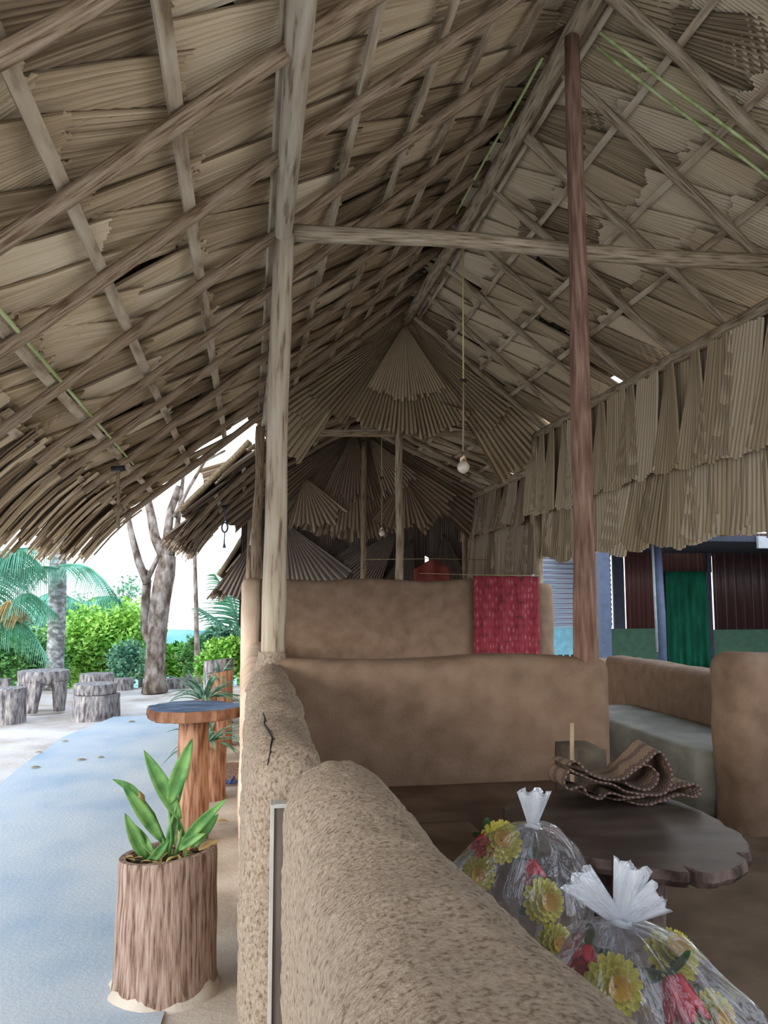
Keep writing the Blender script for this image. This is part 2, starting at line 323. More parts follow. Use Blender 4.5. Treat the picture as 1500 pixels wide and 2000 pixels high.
def weld(o, d=.0008):
    bm = bmesh.new(); bm.from_mesh(o.data); bmesh.ops.remove_doubles(bm, verts=bm.verts, dist=d); bm.to_mesh(o.data); bm.free(); return o
def structure(name, mb, mat, **kw):
    o = mb.build(name, mat, None, **kw); o['kind'] = 'structure'; return o

# ================================================================== GROUND AND STRUCTURE
FZ = 0.30
def ground_patch(x0, x1, y0, y1, nx, ny, z=0, amp=.02, edge=None, freq=.6):
    mb = MB(); pts = []
    for j in range(ny+1):
        for i in range(nx+1):
            x = x0+(x1-x0)*i/nx; y = y0+(y1-y0)*j/ny
            pts.append(Vector((x, y, z+amp*noise.noise((x*freq, y*freq, 1)))))
    if edge: pts = [edge(p) for p in pts]
    mb.grid(pts, nx+1, ny+1, [(p.x, p.y) for p in pts]); return mb
def far_drop(p):
    # the yard falls away behind the row of logs
    d = max(0, p.y-15.2); p.z -= d*.22+ (d*.05)**2; return p
structure('floor', ground_patch(-9, .1, -1.5, 27, 70, 120, -.022, .03, far_drop), 'sand')
def path_edge(p):
    # left edge wanders, right edge meets the wall strip
    t = (p.x+2.05)/1.75
    p.x = (-2.05-.12*max(0, 7-p.y)*.4+.08*noise.noise((p.y*.8, 0, 0)))*(1-t) + (-.30+.05*noise.noise((p.y*1.3, 3, 0)))*t
    if p.y > 9.6: p.x = p.x*(1-(p.y-9.6)*.1)
    p.z += .016; return p
structure('floor_path', ground_patch(-2.05, -.30, -1.5, 11.2, 14, 60, .012, .006, path_edge), 'path')
structure('floor_strip', ground_patch(-.36, .06, -1.5, 14, 5, 60, .018, .012), 'strip')
structure('floor_inside', MB().box((.03, -.2, -.05), (3.75, 13, FZ)), 'floor_mud', smooth=False)
structure('floor_yard', ground_patch(3.7, 22, -.5, 24, 20, 20, -.01, .02), 'floor_mud')

# near wall, rough plaster, rounded far end
def fn_near(q):
    t = (q.y-.1)/2.3
    if q.z > .6: q.z += .02*math.sin(q.y*3)-.03*max(0, t-.8)*2
    q.x += .012*math.sin(q.y*4+1)+(.13*max(0, 1.75-q.y) if q.x > .25 else 0)
    return q
w = weld(structure('wall_near', mud_block((.118, .05, 0), (.425, 2.46, 1.13), .15, .018, .016, 4, fn_near, 1, .007), 'mud_rough'))
# left wall with the pale post growing out of it
def fn_left(q):
    y = q.y; t = max(0, min(1, (4.5-y)/1.9))
    top = 1.30-.16*t
    if q.z > .3: q.z = .3+(q.z-.3)*(top-.3)/1.0
    zt = max(0, min(1, (q.z-.85)/.4)); w_ = .60+.40*min(1, t*1.9)
    q.x = .10+(q.x-.10)*(1-zt*(1-w_)) + (.012 if q.z > .95 else 0)*t
    if q.z < .95 and y < 2.75 and q.x > .1: q.x = min(q.x, .1)
    return q
w = weld(structure('wall_left', mud_block((-.005, 2.54, 0), (.225, 4.5, 1.30), .12, .018, .022, 5, fn_left, 4, .008), 'mud_rough'))
w = weld(structure('wall_left_far', mud_block((-.03, 4.4, 0), (.20, 8.95, 1.12), .10, .06, .02, 2.5, None, 6), 'mud_pale'))
weld(structure('wall_left_pier', mud_block((-.07, 8.7, 0), (.12, 9.25, 1.80), .07, .06, .012, 3, None, 8), 'mud_pale'))
def fn_wob(q):
    if q.z > .9: q.z += .012*math.sin(q.x*5+1)
    return q
weld(structure('wall_front', mud_block((.12, 4.09, .1), (1.93, 4.37, 1.275), .06, .05, .012, 3, fn_wob, 2), 'mud'))
weld(structure('wall_front_right', mud_block((2.66, 4.10, .1), (3.9, 4.42, 1.275), .11, .05, .014, 3, fn_wob, 3), 'mud'))
weld(structure('wall_right', mud_block((3.24, 4.3, .1), (3.50, 7.05, 1.06), .07, .05, .012, 3, None, 5), 'mud'))
weld(structure('wall_back', mud_block((.0, 8.92, .1), (2.60, 9.14, 1.79), .06, .06, .014, 2.2, fn_wob, 9), 'mud'))
weld(structure('wall_back_pier', mud_block((3.28, 8.88, .1), (3.52, 9.14, 1.76), .08, .06, .012, 3, None, 7), 'mud'))
weld(structure('wall_back_low', mud_block((3.45, 8.3, .1), (4.4, 8.55, .92), .07, .06, .012, 3, None, 7), 'mud'))
structure('wall_right_light_block', mud_block((3.5, -2.6, 0), (3.75, 4.2, 1.1), .07, .1, .012, 3), 'mud')  # unseen wall, added to keep side light out of the interior
structure('wall_behind_light_block', mud_block((.5, -2.7, 0), (3.6, -2.45, 3.7), .07, .1, .012, 3), 'mud')  # unseen wall behind the camera, added to block back light
# mud collar round the pale post and a long crack
mb = MB(); pts = []
for j in range(9):
    t = j/8; z = 1.12+.20*t; r = .07*(1-t)**1.3+.066
    for k in range(20):
        a = 2*PI*k/20; rr = r*(1+.12*noise.noise((math.cos(a)*2, math.sin(a)*2, z*7)))
        pts.append((.125+rr*math.cos(a), 4.2+rr*1.3*math.sin(a), z))
mb.grid(pts, 20, 9, None, .5, True); structure('wall_left_collar', mb, 'mud_rough')
from mathutils.bvhtree import BVHTree
wl_ob = D.objects['wall_left']; bvh = BVHTree.FromPolygons([v.co for v in wl_ob.data.vertices], [tuple(p.vertices) for p in wl_ob.data.polygons])
cp = []
for u, v in ((513, 1392), (517, 1404), (516, 1416), (524, 1428), (532, 1442), (529, 1456), (528, 1470), (523, 1492), (521, 1505)):
    h = bvh.ray_cast(Vector((0, 0, HC)), (at(u, v, Y=3)-Vector((0, 0, HC))).normalized())
    if h[0]: cp.append(h[0])
if len(cp) > 3:
    structure('wall_left_crack', MB().tube(cp, [.0015, .0035, .004, .0035, .004, .0035, .003, .002, .001][:len(cp)], 6), 'black')
# benches and seats
weld(solo('cement_bench', mud_block((2.60, 4.41, FZ), (3.25, 6.45, .70), .035, .06, .006, 3), 'cement', 'long grey cement bench along the right mud wall behind the partition', 'bench', (2.9, 5.4, FZ)))
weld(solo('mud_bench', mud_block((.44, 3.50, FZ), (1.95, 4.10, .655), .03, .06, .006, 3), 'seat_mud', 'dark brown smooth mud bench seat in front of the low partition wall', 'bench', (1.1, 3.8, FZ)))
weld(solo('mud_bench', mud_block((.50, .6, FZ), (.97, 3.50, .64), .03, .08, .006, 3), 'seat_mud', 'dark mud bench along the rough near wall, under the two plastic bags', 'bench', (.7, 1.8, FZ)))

# ================================================================== ROOFS
class Leaves(MB):
    def leaf(s, o, al, ac, nr, Ln, w0, w1, rot, npl=18, amp=.010, rows=5, lift=(0, .03), jag=.03, tint=None, curl=0, split=0):
        """pleated palm leaf: o = middle of its cut top edge, al/ac/nr = down, across, outward"""
        tint = random.random() if tint is None else tint
        ca, sa = math.cos(rot), math.sin(rot)
        A = al*ca+ac*sa; B = ac*ca-al*sa; pts = []; uv = []; u0 = random.randint(0, 300); n = npl*2+1; sd = random.random()*90
        for j in range(rows):
            t = j/(rows-1)
            for i in range(n):
                c = i/(n-1)-.5; wd = w0+(w1-w0)*t
                jg = (noise.noise((i*.16+sd, sd, 0))*jag*2.2 + random.uniform(-.15, .15)*jag) if j in (0, rows-1) else 0
                tt = t*Ln - (c*c)*Ln*.12*t*2 + jg
                z = lift[0]+(lift[1]-lift[0])*t + .050*(c+.5)*(1 if npl > 14 else 0) + (amp if i % 2 else -amp)*(.55+.45*t) + curl*t*t + .010*noise.noise((c*3+sd, t*2, sd))
                pts.append(o+A*tt+B*(c*wd)+nr*z); uv.append((u0+i*.5, t*Ln+u0*.37))
        s.grid(pts, n, rows, uv, tint)
    def strip(s, o, d, ac, Ln, w, tint=None, nr=Vector((0, 0, 1)), tw=0):
        tint = random.random() if tint is None else tint; u0 = random.randint(0, 300); pts = []; uv = []
        for j in range(4):
            t = j/3; ww = w*(1-.35*t)
            p = o+d*(Ln*t)+Vector((0, 0, -.24*Ln*t*t))
            for k, cc in enumerate((-.5, 0, .5)):
                pts.append(p+ac*(cc*ww)+nr*(.012 if k == 1 else 0)); uv.append((u0+cc*.8, t*Ln+u0*.3))
        s.grid(pts, 3, 4, uv, tint)
def slope_dirs(p0, p1):
    d = Vector((p1[0]-p0[0], 0, p1[1]-p0[1])); L = d.length; d.normalize()
    n = Vector((-d.z, 0, d.x))
    if n.z < 0: n = -n
    return d, n, L
def thatch_slope(name, parent, p0, p1, Y0, Y1, rows, bias=-.22, mat='thatch', step=.37, wd=(.40, .64), over=.16, fringe=0, rnd=.13, jit=0):
    d, n, L = slope_dirs(p0, p1); T = Leaves(); ac = Vector((0, 1, 0)); o0 = Vector((p0[0], 0, p0[1]))
    for k, sdist in enumerate(rows):
        nxt = rows[k+1] if k+1 < len(rows) else L
        y = Y0+random.uniform(0, step)
        while y < Y1-.05:
            Ln = nxt-sdist+over+random.uniform(0, .08)
            o = o0+d*(sdist-random.uniform(.05, .11))+ac*y+n*(.045)
            T.leaf(o, d, ac, n, Ln, wd[0]*random.uniform(.85, 1.15), wd[1]*random.uniform(.9, 1.15), bias+random.gauss(0, rnd), npl=random.choice((16, 18, 21)), lift=(.0, .06), amp=.013)
            y += step*random.uniform(.8, 1.2)
    if fringe:
        for k in range(int((Y1-Y0)*44)):
            y = random.uniform(Y0, Y1); rot = bias*1.1+random.gauss(0, .12)
            dd = (d*math.cos(rot)+ac*math.sin(rot)).normalized()
            T.strip(o0+d*(L-.42+random.uniform(-.16, .05))+ac*y+n*random.uniform(.0, .06), dd, ac, fringe*random.uniform(.85, 1.08), random.uniform(.07, .15), nr=n)
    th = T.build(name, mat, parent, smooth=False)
    B = MB(); q0 = o0+n*.23; q1 = o0+d*(L-.25)+n*.20  # outer leaf layers as one slab, added to block light leaks
    nx, ny = 8, 24; pts = [q0.lerp(q1, i/nx)+ac*(Y0+.06+(Y1-Y0-.12)*j/ny)+n*(.02*noise.noise((i*1.3, j*1.1, 2))) for j in range(ny+1) for i in range(nx+1)]
    B.grid(pts, nx+1, ny+1); c = B.build('thatch_backing', 'thatch_core', parent, solid=.07)
    return th
def framing(parent, p0, p1, bat, raf, Y0, Y1, rr=.036, mb_='batten', mr_='pole_brown', ext=0.0, bw=.026, bpoly=None):
    d, n, L = slope_dirs(p0, p1); o0 = Vector((p0[0], 0, p0[1]))
    for k, s in enumerate(bat):
        c0 = o0+d*s+n*.028; b = MB(); pts = []
        y0, y1 = Y0, Y1-random.uniform(0, .15)
        N = 12
        for j in range(N+1):
            y = y0+(y1-y0)*j/N; o = c0+Vector((0, y, 0))+d*(.012*noise.noise((y*.7, k*3.3, p1[0])))
            for (a, h) in ((-1, -.008), (1, -.008), (1, .010), (-1, .010)):
                pts.append(o+d*(a*bw*(1+.15*noise.noise((y*2, k, 1))))+n*h)
        b.grid(pts, 4, N+1, None, .5, True); bb = len(b.v); b.f += [(0, 1, 2, 3), (bb-1, bb-2, bb-3, bb-4)]
        b.build('batten', mb_, parent, smooth=False)
    for k, y in enumerate(raf):
        b = MB(); b.pole(o0+d*(-.02)+Vector((0, y, 0))-n*.015, o0+d*(L+ext)+Vector((0, y+random.uniform(-.08, .08), 0))-n*.015, rr*random.uniform(.95, 1.15), rr*random.uniform(.75, .95), 8, .05, .2, k*1.37+p1[0])
        b.build('rafter', mr_, parent)

roof = tag(empty('thatched_roof', (1.8, 4.5, 4.9)), 'large steep palm-thatched roof overhead with pole rafters and pale battens, nearest section', 'roof')
RX, RZ = 1.80, 4.985; TAN = .823
EL = (-1.30, RZ-TAN*(RX+1.30)); ER = (3.60, RZ-TAN*(3.60-RX))
cosT = 1/math.sqrt(1+TAN*TAN)
batL = [(RX-x)/cosT for x in (1.52, 1.198, .887, .491, .113, -.268, -.635, -1.009, -1.258)]
batR = [(x-RX)/cosT for x in (1.90, 2.271, 2.658, 3.036)]
rowsL = [.02]+[s+.03 for s in batL]; rowsR = [.02]+[s+.03 for s in batR]
LE = (RX-(-1.62), 0)
pL1 = (-1.60, RZ-TAN*(RX+1.60)); pR1 = (3.62, RZ-TAN*(3.62-RX))
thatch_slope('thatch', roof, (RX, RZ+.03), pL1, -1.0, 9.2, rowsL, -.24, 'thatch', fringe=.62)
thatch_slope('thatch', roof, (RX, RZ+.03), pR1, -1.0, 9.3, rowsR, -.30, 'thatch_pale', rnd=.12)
framing(roof, (RX, RZ), EL, batL, [-.3, .5, 1.25, 2.0, 2.72, 3.43, 4.24, 5.03, 5.75, 6.5, 7.2, 7.95, 8.65], -.9, 9.1, .036)
framing(roof, (RX, RZ), (3.50, RZ-TAN*(3.5-RX)), batR, [-.2, .8, 1.6, 2.4, 3.15, 3.80, 4.45, 5.14, 5.95, 6.75, 7.5, 8.3, 9.0], -.9, 9.2, .036, mr_='pole', bw=.022)
MB().pole((RX, -1.1, RZ-.12), (RX, 9.1, RZ-.12), .062, .055, 10, .05, .15, 3, 16).build('ridge_pole', 'pole', roof)
MB().pole((RX+.14, -1.0, RZ-.125), (RX+.14, 9.1, RZ-.125), .022, .02, 6, .03, .15, 5, 16).build('ridge_batten', 'batten', roof)
MB().pole((3.43, -1, 3.545), (3.43, 9.35, 3.545), .055, .05, 10, .04, .15, 8, 16).build('wall_plate', 'pole', roof)
MB().pole((.155, -1, 3.57), (.16, 9.2, 3.54), .052, .045, 10, .05, .15, 12, 18).build('purlin', 'post_pale', roof)
for (xr, zr, ya, yb, rf) in ((RX, RZ+.38, -1.0, 9.4, roof),):
    cb = MB(); pts = []
    for j in range(25):
        for (dx, dz) in ((-.62, -.44), (-.3, -.19), (0, 0), (.3, -.19), (.62, -.44)): pts.append((xr+dx, ya+(yb-ya)*j/24, zr+dz+.02*noise.noise((dx*5, j*.9, 2))))
    cb.grid(pts, 5, 25); cb.build('ridge_cap', 'thatch_core', rf, solid=.10)
for k, (a, b) in enumerate((((1.93, 4.0, RZ-.17), (3.2, 3.75, 3.72)), ((1.97, 4.12, RZ-.17), (3.2, 3.87, 3.72)))):
    MB().pole(a, b, .011, .009, 6, .02, .1, k*2, 12).build('green_bamboo', 'bamboo_green', roof)
for s_, y0, y1 in ((batL[7]-.03, 2.5, 6.9),):
    d, n, L = slope_dirs((RX, RZ), EL); o0 = Vector((RX, 0, RZ))+d*(s_-.02)
    MB().pole(o0+Vector((0, y0, 0)), o0+Vector((0, y1, 0)), .010, .008, 6, .02, .1, 3, 12).build('green_bamboo', 'bamboo_green', roof)
MB().pole((1.70, 4.3, RZ-.14), (1.69, 6.3, RZ-.14), .010, .009, 6, .02, .1, 9, 8).build('green_bamboo', 'bamboo_green', roof)

# fans closing the gable of the first roof
def fan(mb, apex, r0, r1, a0, a1, npl, mat=None, amp=.012, cone=.0, tint=.5, split=.06, y=-1, wave=.0):
    """palm fan: apex in the XZ plane, angles measured from straight down, pleats radiating; leans out by cone"""
    n = npl*2+1; rows = 8; pts = []; uv = []; sd = random.random()*40; u0 = random.randint(0, 300)
    for j in range(rows):
        t = j/(rows-1)
        for i in range(n):
            c = i/(n-1); a = a0+(a1-a0)*c
            r = r0+(r1-r0)*t
            if j == rows-1: r += random.uniform(-1, .4)*split + .04*noise.noise((i*.2+sd, 0, 0))
            am = amp*(.25+t)*(1 if i % 2 else -1)
            yy = -cone*r + am + wave*noise.noise((c*3+sd, t, 0))
            pts.append((apex[0]+math.sin(a)*r, apex[1]+yy, apex[2]-math.cos(a)*r)); uv.append((u0+i*.5, r+u0*.37))
    mb.grid(pts, n, rows, uv, tint)
g1 = tag(empty('palm_leaf_gable', (1.75, 9.15, 3.5)), 'tan palm fan gable infill under the far end of the nearest roof', 'palm screen')
ax = (1.78, 9.12, 4.83)
for (r0, r1, a0, a1, npl, cone, tint, y) in ((.02, 1.44, -1.02, -.52, 12, .05, .35, .0), (.02, 1.36, -.56, .10, 16, .06, .55, -.02), (.02, 1.38, .06, .62, 14, .05, .5, .0), (.02, 1.62, .56, .98, 11, .04, .45, .02),
                                        (.02, .96, -.52, .12, 15, .15, .95, -.05), (.02, .93, .04, .52, 12, .15, .85, -.06), (.9, 1.72, -1.02, -.70, 9, .02, .6, .03)):
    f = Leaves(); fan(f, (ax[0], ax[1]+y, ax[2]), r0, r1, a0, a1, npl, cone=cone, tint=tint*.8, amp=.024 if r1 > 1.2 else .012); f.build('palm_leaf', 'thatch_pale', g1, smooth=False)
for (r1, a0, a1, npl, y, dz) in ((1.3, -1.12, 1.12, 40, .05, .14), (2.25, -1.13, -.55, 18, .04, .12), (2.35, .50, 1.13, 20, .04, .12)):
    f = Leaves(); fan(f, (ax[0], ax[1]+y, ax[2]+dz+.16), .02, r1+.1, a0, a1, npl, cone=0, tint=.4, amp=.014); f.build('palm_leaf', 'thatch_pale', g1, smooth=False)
MB().pole((.1, 9.22, 3.50), (3.5, 9.22, 3.58), .045, .04, 8, .04, .2, 2).build('gable_beam', 'pole_brown', g1)

# second, lower roof beyond
roof2 = tag(empty('thatched_roof', (1.6, 11, 4.1)), 'second lower palm-thatched roof seen beyond the gable fan and over the yard', 'roof')
rl2 = [(1.62, 4.12), (.15, 3.30), (-.85, 2.28)]
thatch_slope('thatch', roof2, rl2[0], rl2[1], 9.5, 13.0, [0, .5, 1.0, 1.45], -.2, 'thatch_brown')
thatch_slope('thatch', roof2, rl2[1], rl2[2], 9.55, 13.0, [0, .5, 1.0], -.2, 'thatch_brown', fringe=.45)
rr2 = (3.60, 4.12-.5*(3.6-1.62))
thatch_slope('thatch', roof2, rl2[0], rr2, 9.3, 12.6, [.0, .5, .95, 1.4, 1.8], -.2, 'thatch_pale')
framing(roof2, rl2[0], rl2[1], [.3, .8, 1.3], [9.7, 10.5, 11.3, 12.1], 9.5, 12.8)
framing(roof2, rl2[1], rl2[2], [.3, .75, 1.2], [9.7, 10.5, 11.3, 12.1], 9.55, 12.8)
framing(roof2, rl2[0], rr2, [.4, .9, 1.35, 1.75], [9.6, 10.2, 10.8, 11.4, 12.0], 9.3, 12.4, mr_='pole')
MB().pole((3.43, 9.35, 3.15), (3.43, 12.6, 3.15), .055, .05, 8, .03, .15, 8).build('wall_plate', 'pole', roof2)
MB().pole((1.62, 9.4, 4.06), (1.62, 12.6, 4.06), .05, .05, 8, .03, .15, 8).build('ridge_pole', 'pole', roof2)
g2 = tag(empty('palm_leaf_gable', (1.6, 11.8, 2.6)), 'dark grey-brown palm fan gable screen of the lower roof behind', 'palm screen')
ax = (1.53, 11.75, 4.10)
for (dx, dz, r0, r1, a0, a1, npl, cone, tint, y) in ((0, 0, .02, 1.50, -.98, -.40, 14, .03, .3, .02), (0, 0, .02, 1.58, -.46, .12, 14, .04, .6, .0), (0, 0, .02, 1.70, .10, .62, 14, .03, .5, .02), (0, 0, .02, 1.9, .58, 1.02, 11, .02, .55, .04),
        (0, 0, .02, 1.10, -.35, .25, 12, .09, .45, -.06), (.2, -.1, .02, .95, .2, .9, 12, .09, .7, -.05), (-.75, -.75, .02, .8, -.3, .9, 12, .05, .65, -.08), (.75, -.72, .02, .82, -.7, .5, 12, .05, .4, -.08)):
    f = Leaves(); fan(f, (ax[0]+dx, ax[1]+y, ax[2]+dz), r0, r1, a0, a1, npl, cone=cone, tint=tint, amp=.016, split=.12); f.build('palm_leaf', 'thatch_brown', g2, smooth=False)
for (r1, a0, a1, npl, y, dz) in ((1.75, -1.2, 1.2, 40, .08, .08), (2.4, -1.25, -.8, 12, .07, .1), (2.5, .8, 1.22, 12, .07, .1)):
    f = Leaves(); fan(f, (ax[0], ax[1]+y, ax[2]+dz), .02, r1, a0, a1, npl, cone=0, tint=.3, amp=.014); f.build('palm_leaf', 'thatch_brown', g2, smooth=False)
g3 = tag(empty('palm_leaf_screen', (1.6, 12.3, 1.6)), 'lowest row of dark palm fans standing behind the tall back mud wall', 'palm screen')
for (x, z, r1, a0, a1, tint, y) in ((.55, 2.72, 1.25, -.35, .95, .6, 0), (1.75, 2.5, 1.1, -1.0, .2, .35, .04), (1.35, 2.55, 1.05, -.5, .5, .2, .08), (2.3, 2.62, 1.0, -1.1, -.35, .5, .0), (2.55, 2.55, 1.0, -.6, .02, .35, .06), (3.05, 2.62, 1.0, -.30, .45, .3, .08), (.2, 2.7, 1.2, -.6, .35, .4, .1)):
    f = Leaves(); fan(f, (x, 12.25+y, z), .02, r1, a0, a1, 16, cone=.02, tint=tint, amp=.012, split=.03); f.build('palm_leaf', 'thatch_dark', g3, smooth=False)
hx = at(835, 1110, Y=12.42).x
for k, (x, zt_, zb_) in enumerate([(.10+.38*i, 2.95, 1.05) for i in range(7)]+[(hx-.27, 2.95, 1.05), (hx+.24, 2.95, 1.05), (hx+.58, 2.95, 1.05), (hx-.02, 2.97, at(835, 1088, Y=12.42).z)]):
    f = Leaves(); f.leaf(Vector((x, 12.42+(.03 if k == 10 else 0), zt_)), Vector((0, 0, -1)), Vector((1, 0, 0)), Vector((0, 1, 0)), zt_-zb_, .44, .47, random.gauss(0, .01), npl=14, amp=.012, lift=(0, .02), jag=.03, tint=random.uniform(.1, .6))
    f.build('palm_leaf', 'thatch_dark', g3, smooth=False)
# third roof, only its low eave shows
roof3 = tag(empty('thatched_roof', (0, 15, 2.4)), 'small low thatched eave far behind, left of the tall mud pier', 'roof')
thatch_slope('thatch', roof3, (.6, 3.3), (-.45, 1.62), 13.3, 16.5, [0, .5, 1.0, 1.5], -.1, 'thatch_brown', fringe=.4)
framing(roof3, (.6, 3.3), (-.4, 1.7), [.5, 1.0, 1.5], [13.6, 14.6, 15.6], 13.4, 16.3)

# hanging leaf skirt on the right
def skirt(parent, X, zt, zm, zb, y0, y1, mat, step=.36):
    y = y0
    while y < y1:
        for (za, zz, dx) in ((zt+.05, zm-.1, .07), (zm+.15, zb+.04, .13)):
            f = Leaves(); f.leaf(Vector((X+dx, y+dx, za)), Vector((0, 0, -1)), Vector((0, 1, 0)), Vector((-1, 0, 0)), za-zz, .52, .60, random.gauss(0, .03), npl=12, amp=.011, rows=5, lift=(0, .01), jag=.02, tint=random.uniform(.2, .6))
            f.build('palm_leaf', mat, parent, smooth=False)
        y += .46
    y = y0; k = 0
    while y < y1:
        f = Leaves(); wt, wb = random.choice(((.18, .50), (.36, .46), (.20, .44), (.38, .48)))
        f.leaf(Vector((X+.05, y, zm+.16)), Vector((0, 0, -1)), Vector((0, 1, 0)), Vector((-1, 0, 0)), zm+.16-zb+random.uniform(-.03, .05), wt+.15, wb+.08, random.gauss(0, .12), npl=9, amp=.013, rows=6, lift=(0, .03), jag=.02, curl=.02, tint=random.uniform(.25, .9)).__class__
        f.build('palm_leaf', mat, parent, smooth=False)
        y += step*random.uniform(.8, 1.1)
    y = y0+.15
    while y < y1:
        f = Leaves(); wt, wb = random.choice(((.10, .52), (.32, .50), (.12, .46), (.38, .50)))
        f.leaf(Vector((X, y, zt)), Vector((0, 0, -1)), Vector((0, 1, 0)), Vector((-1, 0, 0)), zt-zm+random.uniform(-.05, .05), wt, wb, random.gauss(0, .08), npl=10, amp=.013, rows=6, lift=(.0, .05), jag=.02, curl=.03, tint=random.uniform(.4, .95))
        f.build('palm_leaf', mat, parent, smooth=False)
        y += step*random.uniform(.8, 1.1)
sk = tag(empty('palm_leaf_curtain', (3.4, 6.3, 3.4)), 'pale tan two-tier curtain of hanging palm leaves along the right side', 'palm screen')
skirt(sk, 3.38, 3.50, 2.56, 2.02, 2.6, 9.25, 'thatch_pale')
sk2 = tag(empty('palm_leaf_curtain', (3.4, 10.8, 3.1)), 'greyer hanging palm leaf curtain farther back, beyond the red printed cloth', 'palm screen')
skirt(sk2, 3.42, 3.12, 2.5, 1.85, 9.5, 12.6, 'thatch_brown')

# ================================================================== POSTS
def post(a, b, r0, r1, mat, label, seed, sag=.03, group=None, wob=.12, knots=(), n=14, seg=14):
    mb = MB().pole(a, b, r0, r1, seg, sag, wob, seed, n)
    return solo('wooden_post', mb, mat, label, 'post', a, group)
post((.125, 4.2, 1.0), (.16, 4.2, 3.56), .063, .053, 'post_pale', 'thick pale peeled post rising from the cracked mud wall end', 1)
post((1.822, 4.17, 1.0), tuple(at(1117, 74, Y=4.05)), .066, .044, 'post_red', 'tall reddish-brown post from the partition wall up to the ridge pole', 2, .02)
solo('cross_beam', MB().pole(at(572, 455, Y=4.22), at(1600, 520, Y=4.34), .046, .052, 10, .05, .15, 4, 14), 'pole', 'long round cross beam running right from the top of the pale post', 'beam', at(572, 455, Y=4.22))
post((.075, 8.95, 1.7), (.10, 8.95, 3.5), .055, .05, 'pole_brown', 'brown post on the tall mud pier behind the pale post', 3)
post((1.70, 9.03, 1.7), (1.72, 9.1, 3.5), .048, .042, 'pole', 'slim post standing on the middle of the tall back mud wall', 4)
post((3.37, 9.0, 1.6), (3.38, 9.05, 3.50), .052, .05, 'pole', 'post on the mud pier at the right edge of the red printed cloth', 5)
post((-.02, 11.9, -.02), (.02, 11.9, 2.9), .05, .045, 'pole_brown', 'dark post far left behind the brown pier post', 6)
post((1.66, 11.6, FZ), (1.66, 11.6, 3.9), .05, .045, 'pole_brown', 'dim post in front of the dark palm fans, left of the slim post', 7)
post((3.36, 12.55, FZ), (3.38, 12.55, 3.1), .07, .06, 'pole', 'crooked grey post at the far corner of the grey leaf curtain', 8)
post((at(908, 1140, Y=11.9).x, 11.9, FZ), at(908, 960, Y=11.9), .035, .035, 'pole_brown', 'thin dark post left of the grey leaf curtain with sky glints beside it', 9)
post((.03, 9.55, 2.2), at(516, 905, Y=9.5), .03, .035, 'post_pale', 'short pale forked branch end lashed behind the pale post', 10)

# plank at the gate end of the left wall
pk = tag(empty('gate_plank', (.11, 2.50, 0)), 'upright dark plank with pale metal trim at the cracked wall end', 'plank')
MB().box((.087, 2.475, 0), (.148, 2.51, .975)).build('board', 'plank', pk, smooth=False, bevel=.003)
MB().box((.077, 2.468, 0), (.087, 2.515, .985)).build('edge_trim', 'plank_trim', pk, smooth=False)
MB().box((.087, 2.468, .975), (.148, 2.515, .987)).build('cap_trim', 'plank_trim', pk, smooth=False)

# ================================================================== STUFF INSIDE
# round slab table
def slab(mb, c, rx, ry, z0, z1, n=56, seed=0, amp=.05, notch=None, crack=None, rot=0):
    out = []
    for k in range(n):
        a = 2*PI*k/n; r = 1+amp*noise.noise((math.cos(a)*1.6+seed, math.sin(a)*1.6, seed))+amp*.4*noise.noise((math.cos(a)*6, math.sin(a)*6, seed))
        if notch: r *= notch(a)
        out.append((c[0]+rx*r*math.cos(a), c[1]+ry*r*math.sin(a)))
    pts = []
    prof = [(z0, .93), (z0+.006, .97), ((z0+z1)/2, 1.0), (z1-.006, .995), (z1, .985)]
    for z, f in prof:
        for k, (x, y) in enumerate(out):
            g = f+.012*noise.noise((k*.7, z*40, seed)); pts.append((c[0]+(x-c[0])*g, c[1]+(y-c[1])*g, z))
    b = len(mb.v); mb.grid(pts, n, len(prof), None, .5, True)
    mb.f.append(tuple(b+k for k in range(n))[::-1]); mb.f.append(tuple(b+(len(prof)-1)*n+k for k in range(n)))
    return mb
def top_side(p): return 0 if p.normal.z > .7 else 1
tb = tag(empty('slab_table', (1.26, 2.62, FZ)), 'low dark round wood-slab table with a split rim, carrying the folded mat', 'table')
def ntch(a):
    q = 1.0
    for a0, w_, dp in ((-1.62, .035, .16), (-.95, .09, .10), (.85, .12, .14)):
        e = abs((a-a0+PI) % (2*PI)-PI)
        if e < w_: q -= dp*(1-e/w_)
    return q
slab(MB(), (1.235, 2.60), .365, .49, .80, .85, 220, 3, .10, ntch).build('table_top', None, tb, smooth=False, mats=['table_dark', 'bark_dark'], fm=top_side)
MB().tube([(1.26, 2.62, FZ), (1.26, 2.62, .5), (1.27, 2.62, .80)], [.15, .12, .14], 18, .15).build('leg', 'bark_dark', tb)
